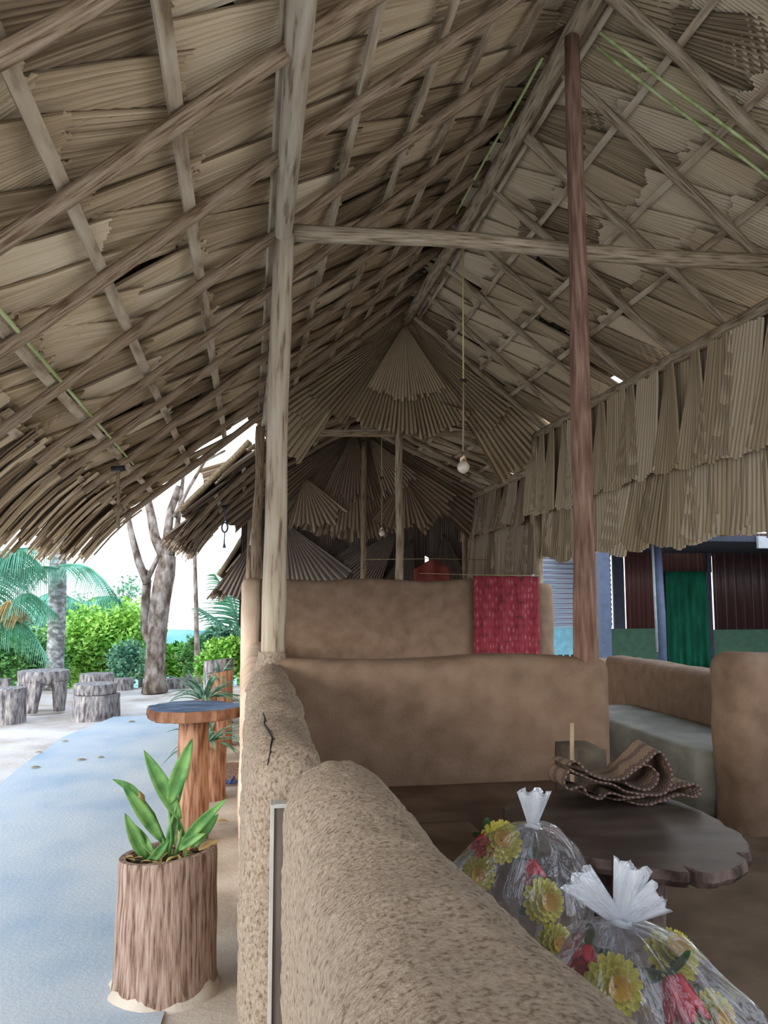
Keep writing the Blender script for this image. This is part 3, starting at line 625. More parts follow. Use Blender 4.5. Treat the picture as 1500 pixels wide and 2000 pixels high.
# folded mat: folded ribbon profile swept in depth
def ribbon(mb, prof, y0, y1, fnz=None, nd=14, thick=.005, u0=0):
    # prof: list of (x,z); resample smooth
    P = []
    n = len(prof)
    for i in range(n-1):
        p0 = prof[max(i-1, 0)]; p1 = prof[i]; p2 = prof[i+1]; p3 = prof[min(i+2, n-1)]
        for k in range(8):
            t = k/8
            P.append(tuple(.5*((2*p1[c])+(-p0[c]+p2[c])*t+(2*p0[c]-5*p1[c]+4*p2[c]-p3[c])*t*t+(-p0[c]+3*p1[c]-3*p2[c]+p3[c])*t**3) for c in (0, 1)))
    P.append(prof[-1]); Ls = [0]
    for i in range(1, len(P)): Ls.append(Ls[-1]+math.dist(P[i], P[i-1]))
    pts = []; uv = []
    for j in range(nd+1):
        t = j/nd; y = y0+(y1-y0)*t
        for i, (x, z) in enumerate(P):
            jj = .008*noise.noise((x*9, z*9, y*8)); e = .012*noise.noise((x*30, z*30, 3))*(1 if j in (0, nd) else 0)
            q = Vector((x, y+e, z+jj))
            if fnz: q = fnz(q, t)
            pts.append(q); uv.append((Ls[i]*1.0, t*(y1-y0)*1.0))
    mb.grid(pts, len(P), nd+1, uv); return mb
mt = tag(empty('folded_mat', (1.28, 2.9, .85)), 'folded woven straw mat with purple-brown stripes lying on the dark table', 'mat')
cx = 1.05
def P2(u, v): p = at(u, v, Y=2.72); return (p.x, p.z)
pr = [P2(*q) for q in ((1112, 1496), (1122, 1490), (1134, 1496), (1150, 1512), (1180, 1522), (1215, 1520), (1240, 1505), (1265, 1487), (1290, 1470), (1310, 1500), (1312, 1530), (1295, 1550), (1262, 1553), (1225, 1545), (1200, 1532), (1165, 1527),
      (1130, 1515), (1112, 1508), (1104, 1528), (1112, 1542), (1138, 1540), (1150, 1556), (1175, 1560), (1195, 1548), (1230, 1558), (1262, 1556))]
pr2 = [P2(*q) for q in ((1160, 1560), (1200, 1568), (1250, 1562), (1290, 1552), (1320, 1545), (1350, 1538), (1362, 1550), (1352, 1563), (1320, 1560), (1290, 1572), (1255, 1582), (1225, 1575))]
def skew(q, t): q.x += .03*t; q.z += .015*math.sin(q.x*9)*t-.01*t; return q
ribbon(MB(), pr, 2.72, 2.95, skew).build('upper_fold', 'woven', mt, solid=.006)
ribbon(MB(), pr2, 2.76, 3.02, lambda q, t: Vector((q.x+.04-.06*t, q.y, q.z+.0))).build('lower_fold', 'woven', mt, solid=.006)
# inner loop of the fold
pr3 = [P2(*q) for q in ((1222, 1520), (1245, 1500), (1270, 1497), (1288, 1512), (1284, 1532), (1262, 1543), (1235, 1535), (1225, 1528))]
ribbon(MB(), pr3, 2.73, 2.94, skew).build('inner_fold', 'woven', mt, solid=.006)
weld(solo('wooden_block', mud_block((1.335, 3.20, FZ), (1.48, 3.42, .97), .008, .06, .003, 3), 'dark_block', 'dark upright block behind the folded mat on the table', 'block', (1.3, 3.31, FZ)))
solo('wooden_stick', MB().pole(tuple(at(1110, 1500, Y=3.15))[:2]+(FZ,), at(1117, 1412, Y=3.17), .010, .009, 8, .004, .1, 2), 'stick', 'short pale stick poking up behind the folded mat', 'stick', at(1112, 1480, Y=3.15))

# plastic bags with artificial flowers
def bag(name, base, rx, ry, hk, knot, ruffle, label, seed, lean=(0, 0), rz=0):
    """base centre, half widths, knot position; the sheet bulges from the seat and gathers in folds at the knot"""
    t_ = tag(empty(name, base), label, 'bag', 'knotted clear plastic bags')
    mb = MB(); ns, nr = 120, 30; pts = []; uv = []; base = Vector(base); knot = Vector(knot)
    for j in range(nr):
        t = j/(nr-1)
        if t < .12: f = t/.12*.8; z = .003
        else:
            s = (t-.12)/.88; z = s; f = None
        for k in range(ns):
            a = 2*PI*k/ns
            if f is not None: r = f; c = base; zz = base.z+.003
            else:
                s = z; r = ((1-s**3.2)**.62)*(.86+.16*math.sin(min(1, s*1.4)*PI))
                r = max(r, .05); c = base.lerp(Vector((knot.x, knot.y, base.z)), s**1.6); zz = base.z+(knot.z-base.z)*(1-(1-s)**1.25)
            fold = 1+.16*(t**2)*math.sin(a*9+seed+3*noise.noise((a*1.5, t*2, seed)))+.14*noise.noise((math.cos(a)*2.2+seed, math.sin(a)*2.2, t*4))+.05*noise.noise((math.cos(a)*7, math.sin(a)*7, t*9+seed))
            if f is not None: fold = 1
            pts.append(Vector((c.x+rx*r*fold*math.cos(a), c.y+ry*r*fold*math.sin(a), zz+(.0 if f is not None else .02*noise.noise((math.cos(a)*3, math.sin(a)*3, t*5+seed)))))); uv.append((k/ns, t))
    mb.grid(pts, ns, nr, uv, .5, True); mb.build('sheet', 'plastic', t_)
    for (dx, dy, dz, wd_) in ruffle:
        mb = MB(); pts = []; uv = []; nn, nv = 26, 10; d = Vector((dx, dy, dz)); side = Vector((1, -.2, 0)) if abs(dx) < abs(dz) else Vector((.3, -.2, 1)); side = (side-d.normalized()*side.dot(d.normalized())).normalized(); nm = d.normalized().cross(side)
        for j in range(nv):
            t = j/(nv-1)
            for k in range(nn):
                a = 2*PI*k/nn; w_ = .011+wd_*t**.8
                pz = knot+d*(t*(1+.07*math.sin(k*1.3+seed)*t))+side*(math.cos(a)*w_*(1+.25*math.sin(a*7)*t))+nm*(math.sin(a)*w_*.45*(1+.5*math.sin(a*5+1)*t))
                pts.append(pz); uv.append((k/nn, t))
        mb.grid(pts, nn, nv, uv, .5, True); gn = mb.build('gathered_neck', 'plastic_knot', t_)
    mb = MB(); ring = [knot+Vector((.016*math.cos(a), .016*math.sin(a), .003*math.sin(2*a))) for a in [2*PI*i/16 for i in range(17)]]
    mb.tube(ring, .006, 8); mb.build('knot', 'plastic_knot', gn)
    return t_
def petal(mb, o, d, up, Ln, w, cup=.3, tint=.5):
    side = d.cross(up).normalized(); pts = []
    for j in range(6):
        t = j/5; ww = w*(math.sin(PI*(.12+.80*t)))**.6
        for c in (-1, -.5, 0, .5, 1):
            pts.append(o+d*(Ln*t)+side*(c*ww*.5)+up*(cup*Ln*(t*t*.6)+abs(c)**2*w*.18*(1 if cup > 0 else .4)))
    mb.grid(pts, 5, 6, None, tint)
def flower(loc, facing, R, kind, label, group):
    fq = Vector(facing).normalized(); a = Vector((0, 0, 1)) if abs(fq.z) < .9 else Vector((1, 0, 0)); u = fq.cross(a).normalized(); v = fq.cross(u); loc = Vector(loc)
    t_ = tag(empty('artificial_flower', loc), label, 'flower', group)
    mb = MB(); mb2 = MB()
    if kind == 'y':
        for ring, (n, r0, L_, cup) in enumerate(((16, .12, 1.0, .05), (15, .10, .88, .3), (12, .06, .72, .55), (8, .03, .5, .9))):
            for k in range(n):
                an = 2*PI*(k+ring*.5)/n+random.uniform(-.08, .08); dd = u*math.cos(an)+v*math.sin(an)
                petal(mb if ring < 3 else mb2, loc+dd*R*r0+fq*ring*R*.12, (dd+fq*(.12+ring*.22)).normalized(), fq, R*L_, R*.46, cup)
        pt = mb.build('petals', 'petal_yellow', t_, solid=.0008); mb2.build('flower_centre', 'petal_orange', pt, solid=.0008)
    else:
        for ring, (n, L_, w_) in enumerate(((6, 1.0, .75), (5, .9, .65), (4, .8, .5))):
            for k in range(n):
                an = 2*PI*(k+ring*.5)/n; dd = u*math.cos(an)+v*math.sin(an)
                petal(mb, loc+dd*R*(.30-.08*ring), (fq*1.0+dd*(.28-.1*ring)).normalized(), -dd, R*1.5*L_, R*w_, -.15 if ring == 0 else .12)
        mb.build('petals', 'petal_red', t_, solid=.0008)
        mb2.tube([loc-fq*R*.1, loc+fq*R*.2], [R*.2, R*.32], 12); mb2.build('flower_base', 'fake_leaf', t_)
    for k in range(3):
        m3 = MB(); an = k*2.1+.4; dd = (u*math.cos(an)+v*math.sin(an))
        petal(m3, loc-fq*R*.08, (dd-fq*.35).normalized(), fq, R*1.25, R*.6, -.1); m3.build('leaf', 'fake_leaf', t_, solid=.0008)
    return t_
K1 = at(1040, 1612, Y=2.02); B1 = (.70, 2.12, .645)
bag('plastic_bag', (.685, 2.12, .645), .205, .20, 0, K1, ((.004, -.01, .085, .026),), 'knotted clear plastic bag of artificial flowers, farther one with short upright neck', 1)
K2 = at(1210, 1800, Y=1.42); 
bag('plastic_bag', (.735, 1.40, .645), .20, .20, 0, K2, ((-.075, .01, .075, .018), (.03, 0, .095, .020), (.075, -.01, .045, .022)), 'knotted clear plastic bag of artificial flowers, nearer one with three spread ears', 5)
gy = 'yellow flowers in the plastic bags'; gr = 'red flowers in the plastic bags'
for (u, v, Y, k, R, fc, lab) in (
        (978, 1645, 2.10, 'y', .050, (-.2, -1, .55), 'yellow artificial flower at upper left of the farther bag'),
        (948, 1632, 2.12, 'r', .036, (-.5, -1, -.5), 'red artificial flower at far left of the farther bag'),
        (1058, 1760, 2.02, 'y', .050, (.1, -1, .3), 'yellow artificial flower low in the middle of the farther bag'),
        (1035, 1680, 2.15, 'r', .038, (.1, -.6, -.8), 'red artificial flower under the knot of the farther bag'),
        (1082, 1845, 1.98, 'y', .045, (.1, -1, .4), 'orange-yellow artificial flower lowest in the farther bag, above the nearer bag'),
        (935, 1705, 2.2, 'y', .042, (-.3, -1, .2), 'orange-yellow artificial flower deep in the farther bag beside the rough wall'),
        (1195, 1925, 1.38, 'y', .047, (-.1, -1, .35), 'large yellow artificial flower with orange heart in the nearer bag'),
        (1308, 1872, 1.44, 'y', .046, (.1, -.6, .8), 'yellow artificial flower above the big red one in the nearer bag'),
        (1312, 1905, 1.37, 'r', .050, (.10, -.55, -.9), 'big red artificial flower in the middle of the nearer bag'),
        (1150, 1852, 1.45, 'r', .034, (-.5, -.6, -.4), 'small red artificial flower at left of the nearer bag'),
        (1385, 1985, 1.38, 'y', .040, (.3, -1, .3), 'yellow artificial flower at lower right of the nearer bag')):
    flower(at(u, v, Y=Y), fc, R, k, lab, gy if k == 'y' else gr)

# cloth in the doorway, line, bulbs
mb = MB(); pts = []; nx, nz = 40, 24
for j in range(nz+1):
    for i in range(nx+1):
        x = 2.53+(.775)*i/nx; z = 1.83-1.03*j/nz
        pts.append((x, 8.84+.018*math.sin(x*30+j*.05)*(.3+j/nz*.7)+.01*noise.noise((x*5, z*3, 0)), z+.004*math.sin(i*.6)))
mb.grid(pts, nx+1, nz+1)
solo('printed_cloth', mb, 'red_print', 'crimson printed cloth hanging in the gap right of the tall mud wall', 'cloth', (2.94, 8.84, 1.83), solid=.004)
solo('clothes_line', MB().tube([(1.9, 8.84, 1.86), (2.6, 8.84, 1.845), (3.32, 8.86, 1.84)], .004, 6), 'cord_tan', 'thin line carrying the crimson cloth between mud wall and pier', 'line', (1.9, 8.84, 1.86))
mb = MB(); pts = []
for j in range(9):
    for i in range(25):
        x = 2.32+.52*i/24; z = 2.08-.5*j/8-.10*abs(i/24-.5)
        pts.append((x, 11.2+.03*math.sin(x*26), z-(.05*math.sin(x*9))))
mb.grid(pts, 25, 9); solo('red_cloth', mb, 'red_cloth', 'dull red cloth hung behind the top of the tall mud wall', 'cloth', (2.6, 11.2, 2.2), solid=.004)
solo('cloth_line', MB().tube([(1.6, 11.2, 2.12), (2.6, 11.2, 2.14), (3.4, 11.2, 2.13)], .006, 6), 'cord_tan', 'far line carrying the dull red cloth', 'line', (1.6, 11.2, 2.12))
def pendant(u, vt, vj, vb, Y, r, label):
    b = at(u, vb, Y=Y); j = at(u, vj, Y=Y); t = at(u-1, vt, Y=Y); e = tag(empty('hanging_bulb', b), label, 'light bulb', 'bulbs hanging from the roof')
    MB().tube([t, (t+j)/2, j], .006, 6).build('upper_cord', 'cord', e)
    MB().tube([j+Vector((-.025, 0, .0)), j, j+Vector((.025, 0, .0))], [.008, .014, .008], 8).build('connector', 'black', e)
    MB().tube([j, b+Vector((0, 0, r*2.5))], .007, 6).build('lower_cord', 'cord_tan', e)
    so = MB().tube([b+Vector((0, 0, r*2.6)), b+Vector((0, 0, r*2.1)), b+Vector((0, 0, r*1.0))], [r*.3, r*.42, r*.6], 12).build('socket', 'lantern', e)
    prof = [(1.1, .45), (.8, .75), (.35, 1.0), (-.15, .98), (-.6, .7), (-.85, .35), (-.92, .05)]
    MB().tube([b+Vector((0, 0, r*z)) for z, q in prof], [r*q for z, q in prof], 16).build('bulb', 'glassbulb', so)
pendant(905, 470, 743, 914, 5.5, .045, 'glass bulb on a long yellow-green cord hanging right of the gable fan')
pendant(746, 840, 933, 1042, 10.6, .042, 'smaller dim bulb hanging against the dark far gable fan')
e = tag(empty('hanging_rope', at(232, 912, Y=6.3)), 'frayed brown rope hanging from the left roof batten', 'rope')
q = [at(232, 905, Y=6.3), at(231, 940, Y=6.3), at(232, 985, Y=6.3), at(230, 1000, Y=6.3), at(231, 1032, Y=6.3)]
MB().tube(q, .014, 8, .3).build('rope', 'rope', e)
MB().tube([at(231, 988, Y=6.3), at(235, 995, Y=6.3), at(231, 1005, Y=6.3)], .032, 8, .5).build('knot', 'rope', e)
MB().tube([at(228, 916, Y=6.3)+Vector((-.04, 0, 0)), at(228, 914, Y=6.3)+Vector((.06, 0, 0))], .022, 8).build('clip', 'black', e)
e = tag(empty('pull_cord', at(439, 1070, Y=9.9)), 'thin dark looped cord hanging from the eave of the second roof', 'cord')
MB().tube([at(438, 990, Y=9.9), at(439, 1018, Y=9.9)], .008, 6).build('cord', 'post_blue', e)
rg = [at(439, 1030, Y=9.9)+Vector((.035*math.cos(a), 0, .06*math.sin(a))) for a in [2*PI*i/14 for i in range(15)]]
MB().tube(rg, .011, 6).build('loop', 'post_blue', e)
MB().tube([at(439, 1038, Y=9.9), at(438, 1060, Y=9.9), at(438, 1070, Y=9.9)], [.006, .008, .022], 6).build('tassel', 'post_blue', e)
MB().tube([at(434, 992, Y=9.9), at(443, 990, Y=9.9)], .03, 8).build('hook', 'black', e)

# ================================================================== NEIGHBOUR BUILDING
BY = 14.0
bd = tag(empty('house', (8, BY, 0)), 'neighbouring house with corrugated brown walls and green lower wall, seen at right', 'house')
def bx(u0, v0, u1, v1, Y, d=.06):
    a = at(u0, v0, Y=Y); b = at(u1, v1, Y=Y); return MB().box((a.x, Y, b.z), (b.x, Y+d, a.z))
def corr(u0, v0, u1, v1, Y, axis, pitch, amp):
    a = at(u0, v0, Y=Y); b = at(u1, v1, Y=Y); m = MB()
    L_ = (b.x-a.x) if axis == 'x' else (a.z-b.z); n = int(L_/pitch*6)+1; pts = []
    for j in range(2):
        for i in range(n+1):
            t = i/n; w_ = amp*math.sin(t*L_/pitch*2*PI)
            pts.append((a.x+(b.x-a.x)*t, Y+w_, a.z if j else b.z) if axis == 'x' else (b.x if j else a.x, Y+w_, b.z+(a.z-b.z)*t))
    m.grid(pts, n+1, 2); return m
corr(1030, 1060, 1196, 1226, BY, 'z', .09, .018).build('siding', 'siding', bd, solid=.004)
bx(1030, 1226, 1196, 1330, BY).build('lower_wall', 'wain_blue', bd, smooth=False)['label'] = 'light blue lower wall'
bx(1196, 1060, 1222, 1228, BY).build('door_frame', 'building_dark', bd, smooth=False)
corr(1218, 1040, 1285, 1228, BY, 'x', .09, .012).build('wall_sheet', 'maroon', bd, solid=.004)
corr(1285, 1040, 1390, 1118, BY, 'x', .09, .012).build('wall_sheet', 'maroon', bd, solid=.004)
corr(1388, 1040, 1760, 1230, BY, 'x', .16, .012).build('wall_sheet', 'maroon_line', bd, solid=.004)
bx(1196, 1228, 1296, 1360, BY-.02).build('lower_wall', 'wain', bd, smooth=False)
bx(1388, 1230, 1760, 1360, BY-.02).build('lower_wall', 'wain', bd, smooth=False)
bx(1285, 1090, 1400, 1380, BY+.8).build('room_shade_sheet', 'black', bd, smooth=False)  # black sheet standing in for shade inside the doorway
bx(1386, 1060, 1392, 1360, BY-.05).build('door_post', 'building_dark', bd, smooth=False)
# veranda roof and side wall keep the porch dark
a = at(1192, 1060, Y=11.2)
MB().box((a.x+.1, 10.9, 2.42), (14, 15, 2.50)).build('porch_roof', 'building_dark', bd, smooth=False)
MB().box((a.x+2.2, 10.85, 2.32), (14, 10.9, 2.50)).build('fascia', 'roof_edge', bd, smooth=False)
MB().box((12.5, 10.9, 0), (12.6, 15, 2.42)).build('side_wall', 'maroon', bd, smooth=False)
mb = MB(); pts = []
a = at(1300, 1116, Y=BY-.15); b = at(1388, 1306, Y=BY-.15)
for j in range(13):
    for i in range(49):
        x = a.x+(b.x-a.x)*i/48; pts.append((x, BY-.15+.03*math.sin(i*.8)*(.3+.7*j/12)+.02*math.sin(i*.31+j*.2), a.z+(b.z-a.z)*j/12-.02*math.sin(i/48*PI)*0))
mb.grid(pts, 49, 13); solo('door_curtain', mb, 'curtain', 'dark green curtain covering the doorway of the neighbouring house', 'curtain', a, solid=.004)
a = at(1185, 1385, z=0); solo('porch_post', MB().box((a.x-.075, a.y-.07, 0), (a.x+.075, a.y+.07, 2.6)), 'post_blue', 'square blue-grey porch post seen right beside the tall reddish post', 'post', a, smooth=False)
a = Vector((at(1290, 1200, Y=11.6).x, 11.6, 0)); e = tag(empty('porch_post', a), 'round dark blue porch post with a taped pipe, left of the green curtain', 'post')
MB().tube([a, a+Vector((0, 0, 1.3)), a+Vector((-.03, 0, 2.45))], .075, 12, .1).build('post', 'post_blue', e)
MB().tube([a+Vector((-.09, -.03, .75)), a+Vector((-.11, -.03, 2.4))], .02, 8).build('pipe', 'roof_edge', e)
# small vent grille under the bright wall
e = tag(empty('vent_block', (4.0, 8.27, .8)), 'small mud block with a row of black squares for shaded holes, left of the reddish post base', 'vent')
a = at(1078, 1279, Y=8.28)
for k in range(4):
    MB().box((a.x+.075*k, 8.275, a.z-.085), (a.x+.075*k+.042, 8.30, a.z)).build('hole_shade', 'black', e, smooth=False)  # black boxes set on the wall as the shade inside each opening

# ================================================================== OUTSIDE: PLANTERS, TABLES, STOOLS
def trunk_planter(loc, r, h, mat, label, rim=.03, seed=0, rt=None, foot=True):
    e = tag(empty('log_planter', loc), label, 'planter', 'hollow log planters along the wall'); L_ = Vector(loc); mb = MB(); rt = rt or r
    prof = [(0, r*1.04), (h*.1, r), (h*.3, r*.985), (h*.5, r*.99), (h*.75, rt), (h*.95, rt), (h, rt*.985), (h, rt-rim), (h-.05, rt-rim*1.1), (h-.12, rt-rim*1.2)]
    seg = 64; pts = []
    for z, q in prof:
        for k in range(seg):
            a = 2*PI*k/seg; w_ = q*(1+.035*noise.noise((math.cos(a)*1.2+seed, math.sin(a)*1.2, z))+.008*noise.noise((math.cos(a)*14, math.sin(a)*14, z*2+seed)))
            tilt = .02*math.cos(a+.5) if z > h*.9 else 0
            pts.append(L_+Vector((w_*math.cos(a), w_*math.sin(a), z+tilt)))
    mb.grid(pts, seg, len(prof), None, .5, True); hl = mb.build('hollow_log', mat, e, auto=.9)
    mb = MB(); rs = rt-rim*.9; pts = []
    for j in range(8):
        for k in range(32):
            a = 2*PI*k/32; q = rs*j/7; pts.append(L_+Vector((q*math.cos(a), q*math.sin(a), h-.045+.03*noise.noise((q*math.cos(a)*14, q*math.sin(a)*14, seed))+.02*(1-j/7))))
    mb.grid(pts, 32, 8, None, .5, True); mb.build('soil', 'soil', e)
    if foot:
        mb = MB(); pts = []
        for j in range(4):
            for k in range(40):
                a = 2*PI*k/40; q = r*1.0+(3-j)*.010+.010*noise.noise((math.cos(a)*3, math.sin(a)*3, j)); pts.append(L_+Vector((q*math.cos(a), q*math.sin(a), -.01+.014*j*(1+1.2*noise.noise((a*2, 0, seed))))))
        mb.grid(pts, 40, 4, None, .5, True); mb.build('mud_footing', 'strip', hl)
    return e
p1 = at(312, 1978, z=0.0); p1 = Vector((p1.x, p1.y+.17, 0.02))
trunk_planter(p1, .205, .53, 'trunk_wood', 'large hollow log planter in the foreground holding a young ginger-like plant', .028, 1, .198)
def blade(o, d, up, Ln, w, droop, tint=.5, n=10, fold=.25, mb=None, wav=0):
    mb = mb or MB(); d = Vector(d).normalized(); up = Vector(up); side = d.cross(up).normalized(); p = Vector(o); pts = []
    for j in range(n+1):
        t = j/n; ww = w*(math.sin(PI*min(1, .04+t*.96))**.75)*(1-.25*t)
        nrm = side.cross(d)
        for c in (-1, -.5, 0, .5, 1): pts.append(p+side*(c*ww*.5)+nrm*(abs(c)*ww*fold+wav*math.sin(t*9+c*2)*ww))
        d = (d+Vector((0, 0, -droop/n))).normalized(); p = p+d*(Ln/n)
    mb.grid(pts, 5, n+1, None, tint); return mb
def P(u, v, dy=0): return at(u, v, Y=p1.y+dy)
pl = tag(empty('ginger_plant', p1+Vector((0, 0, .49))), 'young ginger-like plant with broad green leaves in the foreground log planter', 'plant')
def pblade(u0, v0, u1, v1, w, droop, dy0=0, dy1=0, mat='ginger', up=(0, -1, .2)):
    a = P(u0, v0, dy0); b = P(u1, v1, dy1); d = b-a; L_ = d.length
    dd = (d.normalized()+Vector((0, 0, droop*.5))).normalized()
    blade(a, dd, up, L_*1.03, w, droop, wav=.05).build('leaf', mat, pl, solid=.001)
for args in ((352, 1600, 283, 1468, .075, .1), (330, 1570, 375, 1445, .075, -.05, 0, -.05), (318, 1645, 240, 1530, .06, .15, 0, -.05), (340, 1650, 338, 1540, .045, 0, 0, .05),
             (350, 1655, 440, 1560, .05, .25, 0, -.1), (285, 1680, 245, 1590, .06, .1, 0, -.05), (362, 1640, 318, 1530, .03, .0, .03, 0), (378, 1655, 425, 1590, .05, .3, 0, .05), (290, 1690, 330, 1640, .045, .2, -.03, -.06), (300, 1670, 262, 1610, .04, .2, -.03, 0), (350, 1660, 400, 1625, .04, .5, -.06, -.1)):
    pblade(*args)
# curled tip leaf at upper left and dry one
for (u0, v0, u1, v1, w_, dr, m_) in ((275, 1555, 222, 1520, .035, .5, 'ginger'), (388, 1660, 428, 1640, .03, .6, 'ginger_dry'), (360, 1670, 372, 1640, .03, .4, 'ginger_dry')): pblade(u0, v0, u1, v1, w_, dr, 0, 0, m_)
for k, q in enumerate((((318, 1695), (320, 1640), (300, 1590), (275, 1555)), ((322, 1695), (330, 1620), (350, 1560), (368, 1490)), ((325, 1698), (335, 1640), (330, 1570)), ((330, 1700), (348, 1655), (355, 1620)), ((300, 1695), (288, 1670)), ((360, 1690), (365, 1660)))):
    MB().tube([P(u, v) for u, v in q], [.010-.002*i for i in range(len(q))], 8).build('stem', 'ginger', pl)
MB().tube([P(u, v) for u, v in ((272, 1545), (276, 1556), (283, 1575))], [.003, .014, .004], 8).build('bud', 'ginger_dry', pl)
# leaf litter in the pot
mb = MB()
for k in range(46):
    a = random.uniform(0, 2*PI); r = .14*math.sqrt(random.random()); o = p1+Vector((r*math.cos(a), r*math.sin(a), .495+random.uniform(0, .02)))
    d = Vector((random.uniform(-1, 1), random.uniform(-1, 1), random.uniform(-.1, .5))); blade(o, d, (0, 0, 1), .05, .022, .3, random.random(), 3, .2, mb)
tag(mb.build('leaf_litter', 'ginger_dry', None, solid=.0008), 'dry leaf litter covering the soil of the foreground log planter', 'leaf litter', kind='stuff')

# mushroom-shaped table
tp = at(372, 1648, z=0); e = tag(empty('slab_table', tp), 'tall pedestal table with blue-sheened wood slab top beside the foreground planter', 'table')
tz = at(372, 1383, Y=tp.y).z
MB().tube([tp, tp+Vector((.01, 0, .3)), tp+Vector((.0, 0, .6)), tp+Vector((.005, 0, tz-.05))], [.115, .10, .095, .10], 24, .12, seed=2).build('pedestal', 'trunk_red', e)
slab(MB(), (tp.x, tp.y), .315, .27, tz-.06, tz+.012, 60, 5, .16, lambda a: 1+.10*math.cos(3*a+.5)*0.6+(.06 if math.sin(a*5) > .6 else 0)).build('table_top', None, e, smooth=False, mats=['slab_sky_sheen', 'slab_edge'], fm=top_side)
# planters beyond
def strap_plant(loc, n, Ln, w, label, mat='strap', seed=0, spread=1.0):
    e = tag(empty('strap_leaf_plant', loc), label, 'plant')
    for k in range(n):
        a = random.uniform(0, 2*PI); el = random.uniform(.35, 1.3)
        blade(Vector(loc)+Vector((.02*math.cos(a), .02*math.sin(a), 0)), (math.cos(a)*math.cos(el)*spread, math.sin(a)*math.cos(el)*spread, math.sin(el)), (0, 0, 1) if el < 1.2 else (math.cos(a), math.sin(a), .1), Ln*random.uniform(.7, 1.1), w*1.5, random.uniform(1.0, 1.9), n=8, fold=.2).build('leaf', mat, e, solid=.001)
    return e
q = at(408, 1570, z=0); q = Vector((q.x, q.y+.1, .02)); trunk_planter(q, .125, at(408, 1446, Y=q.y).z-.02, 'trunk_red', 'reddish log planter standing behind the pedestal of the slab table', .02, 3, foot=False)
strap_plant(q+Vector((-.02, 0, at(408, 1446, Y=q.y).z-.06)), 40, .36, .022, 'drooping strap-leaf plant spilling left behind the table pedestal')
q = at(428, 1462, z=0); q = Vector((q.x, q.y+.1, .02)); h_ = at(428, 1312, Y=q.y).z; trunk_planter(q, .13, h_-.02, 'trunk_red', 'taller log planter rising above the right edge of the slab table', .02, 5, foot=False)
strap_plant(q+Vector((0, 0, h_-.06)), 26, .22, .02, 'small spiky grass tuft in the taller log planter by the wall')
q2 = at(402, 1420, z=0); q2 = Vector((at(402, 1400, Y=8.3).x, 8.0, .02)); hh = at(402, 1368, Y=8.0).z; trunk_planter(q2, .12, hh, 'trunk_red', 'low log planter hidden behind the slab table top', .02, 6, foot=False)
strap_plant(q2+Vector((0, 0, hh-.04)), 48, .46, .028, 'dark strap-leaf plant arching above the slab table top')
q = at(425, 1400, Y=10.4); q.z = .0; h_ = at(425, 1288, Y=10.4).z; trunk_planter(q, .185, h_, 'old_wood', 'weathered wide log planter under the leafy bush near the mud wall', .025, 7, foot=False)

# doormat, slippers
c = at(452, 1508, z=.03); mb = MB().box((c.x-.13, c.y-.33, .03), (c.x+.13, c.y+.33, .05)); solo('doormat', mb, 'doormat', 'brown bristly doormat on the strip beside the wall', 'doormat', (c.x, c.y, .03), smooth=False, bevel=.006)
c = at(445, 1530, z=.035); e = tag(empty('slipper', c), 'dark blue slipper lying in front of the brown doormat', 'slipper')
MB().tube([c+Vector((-.09, -.02, .01)), c+Vector((-.03, 0, .01)), c+Vector((.05, .01, .01)), c+Vector((.10, .02, .01))], [.025, .04, .045, .025], 12, sq=.35).build('sole', 'slipper', e)
MB().tube([c+Vector((.01, -.04, .01)), c+Vector((.05, 0, .05)), c+Vector((.02, .05, .01))], .010, 8).build('strap', 'slipper', e)
# bits of litter
LL = ['curled dry leaf on the strip behind the foreground planter', 'dry leaf near the wall strip left of the cracked wall', 'dry leaf on the middle of the path left of the table', 'dry leaf at the left edge of the path', 'small dry leaf on the sand below the leftmost stool',
      'dry leaf at the head of the path, in front of the table top', 'small dry leaf on the path just left of the table pedestal', 'small dry leaf on the sand in front of the low wide log seat']
for k, (u, v, s_) in enumerate(((640/2.67+180, 1605, .05), (470, 1652, .06), (150, 1485, .05), (60, 1500, .05), (68, 1470, .04), (250, 1410, .05), (190, 1480, .04), (120, 1448, .04))):
    o = at(u, v, z=.035); mb = blade(o, (1, .3*k % 1, .1), (0, 0, 1), s_*2, s_, .2, n=4)
    solo('fallen_leaf', mb, 'ginger_dry', LL[k], 'leaf', o, 'dry leaves on the ground', solid=.001)

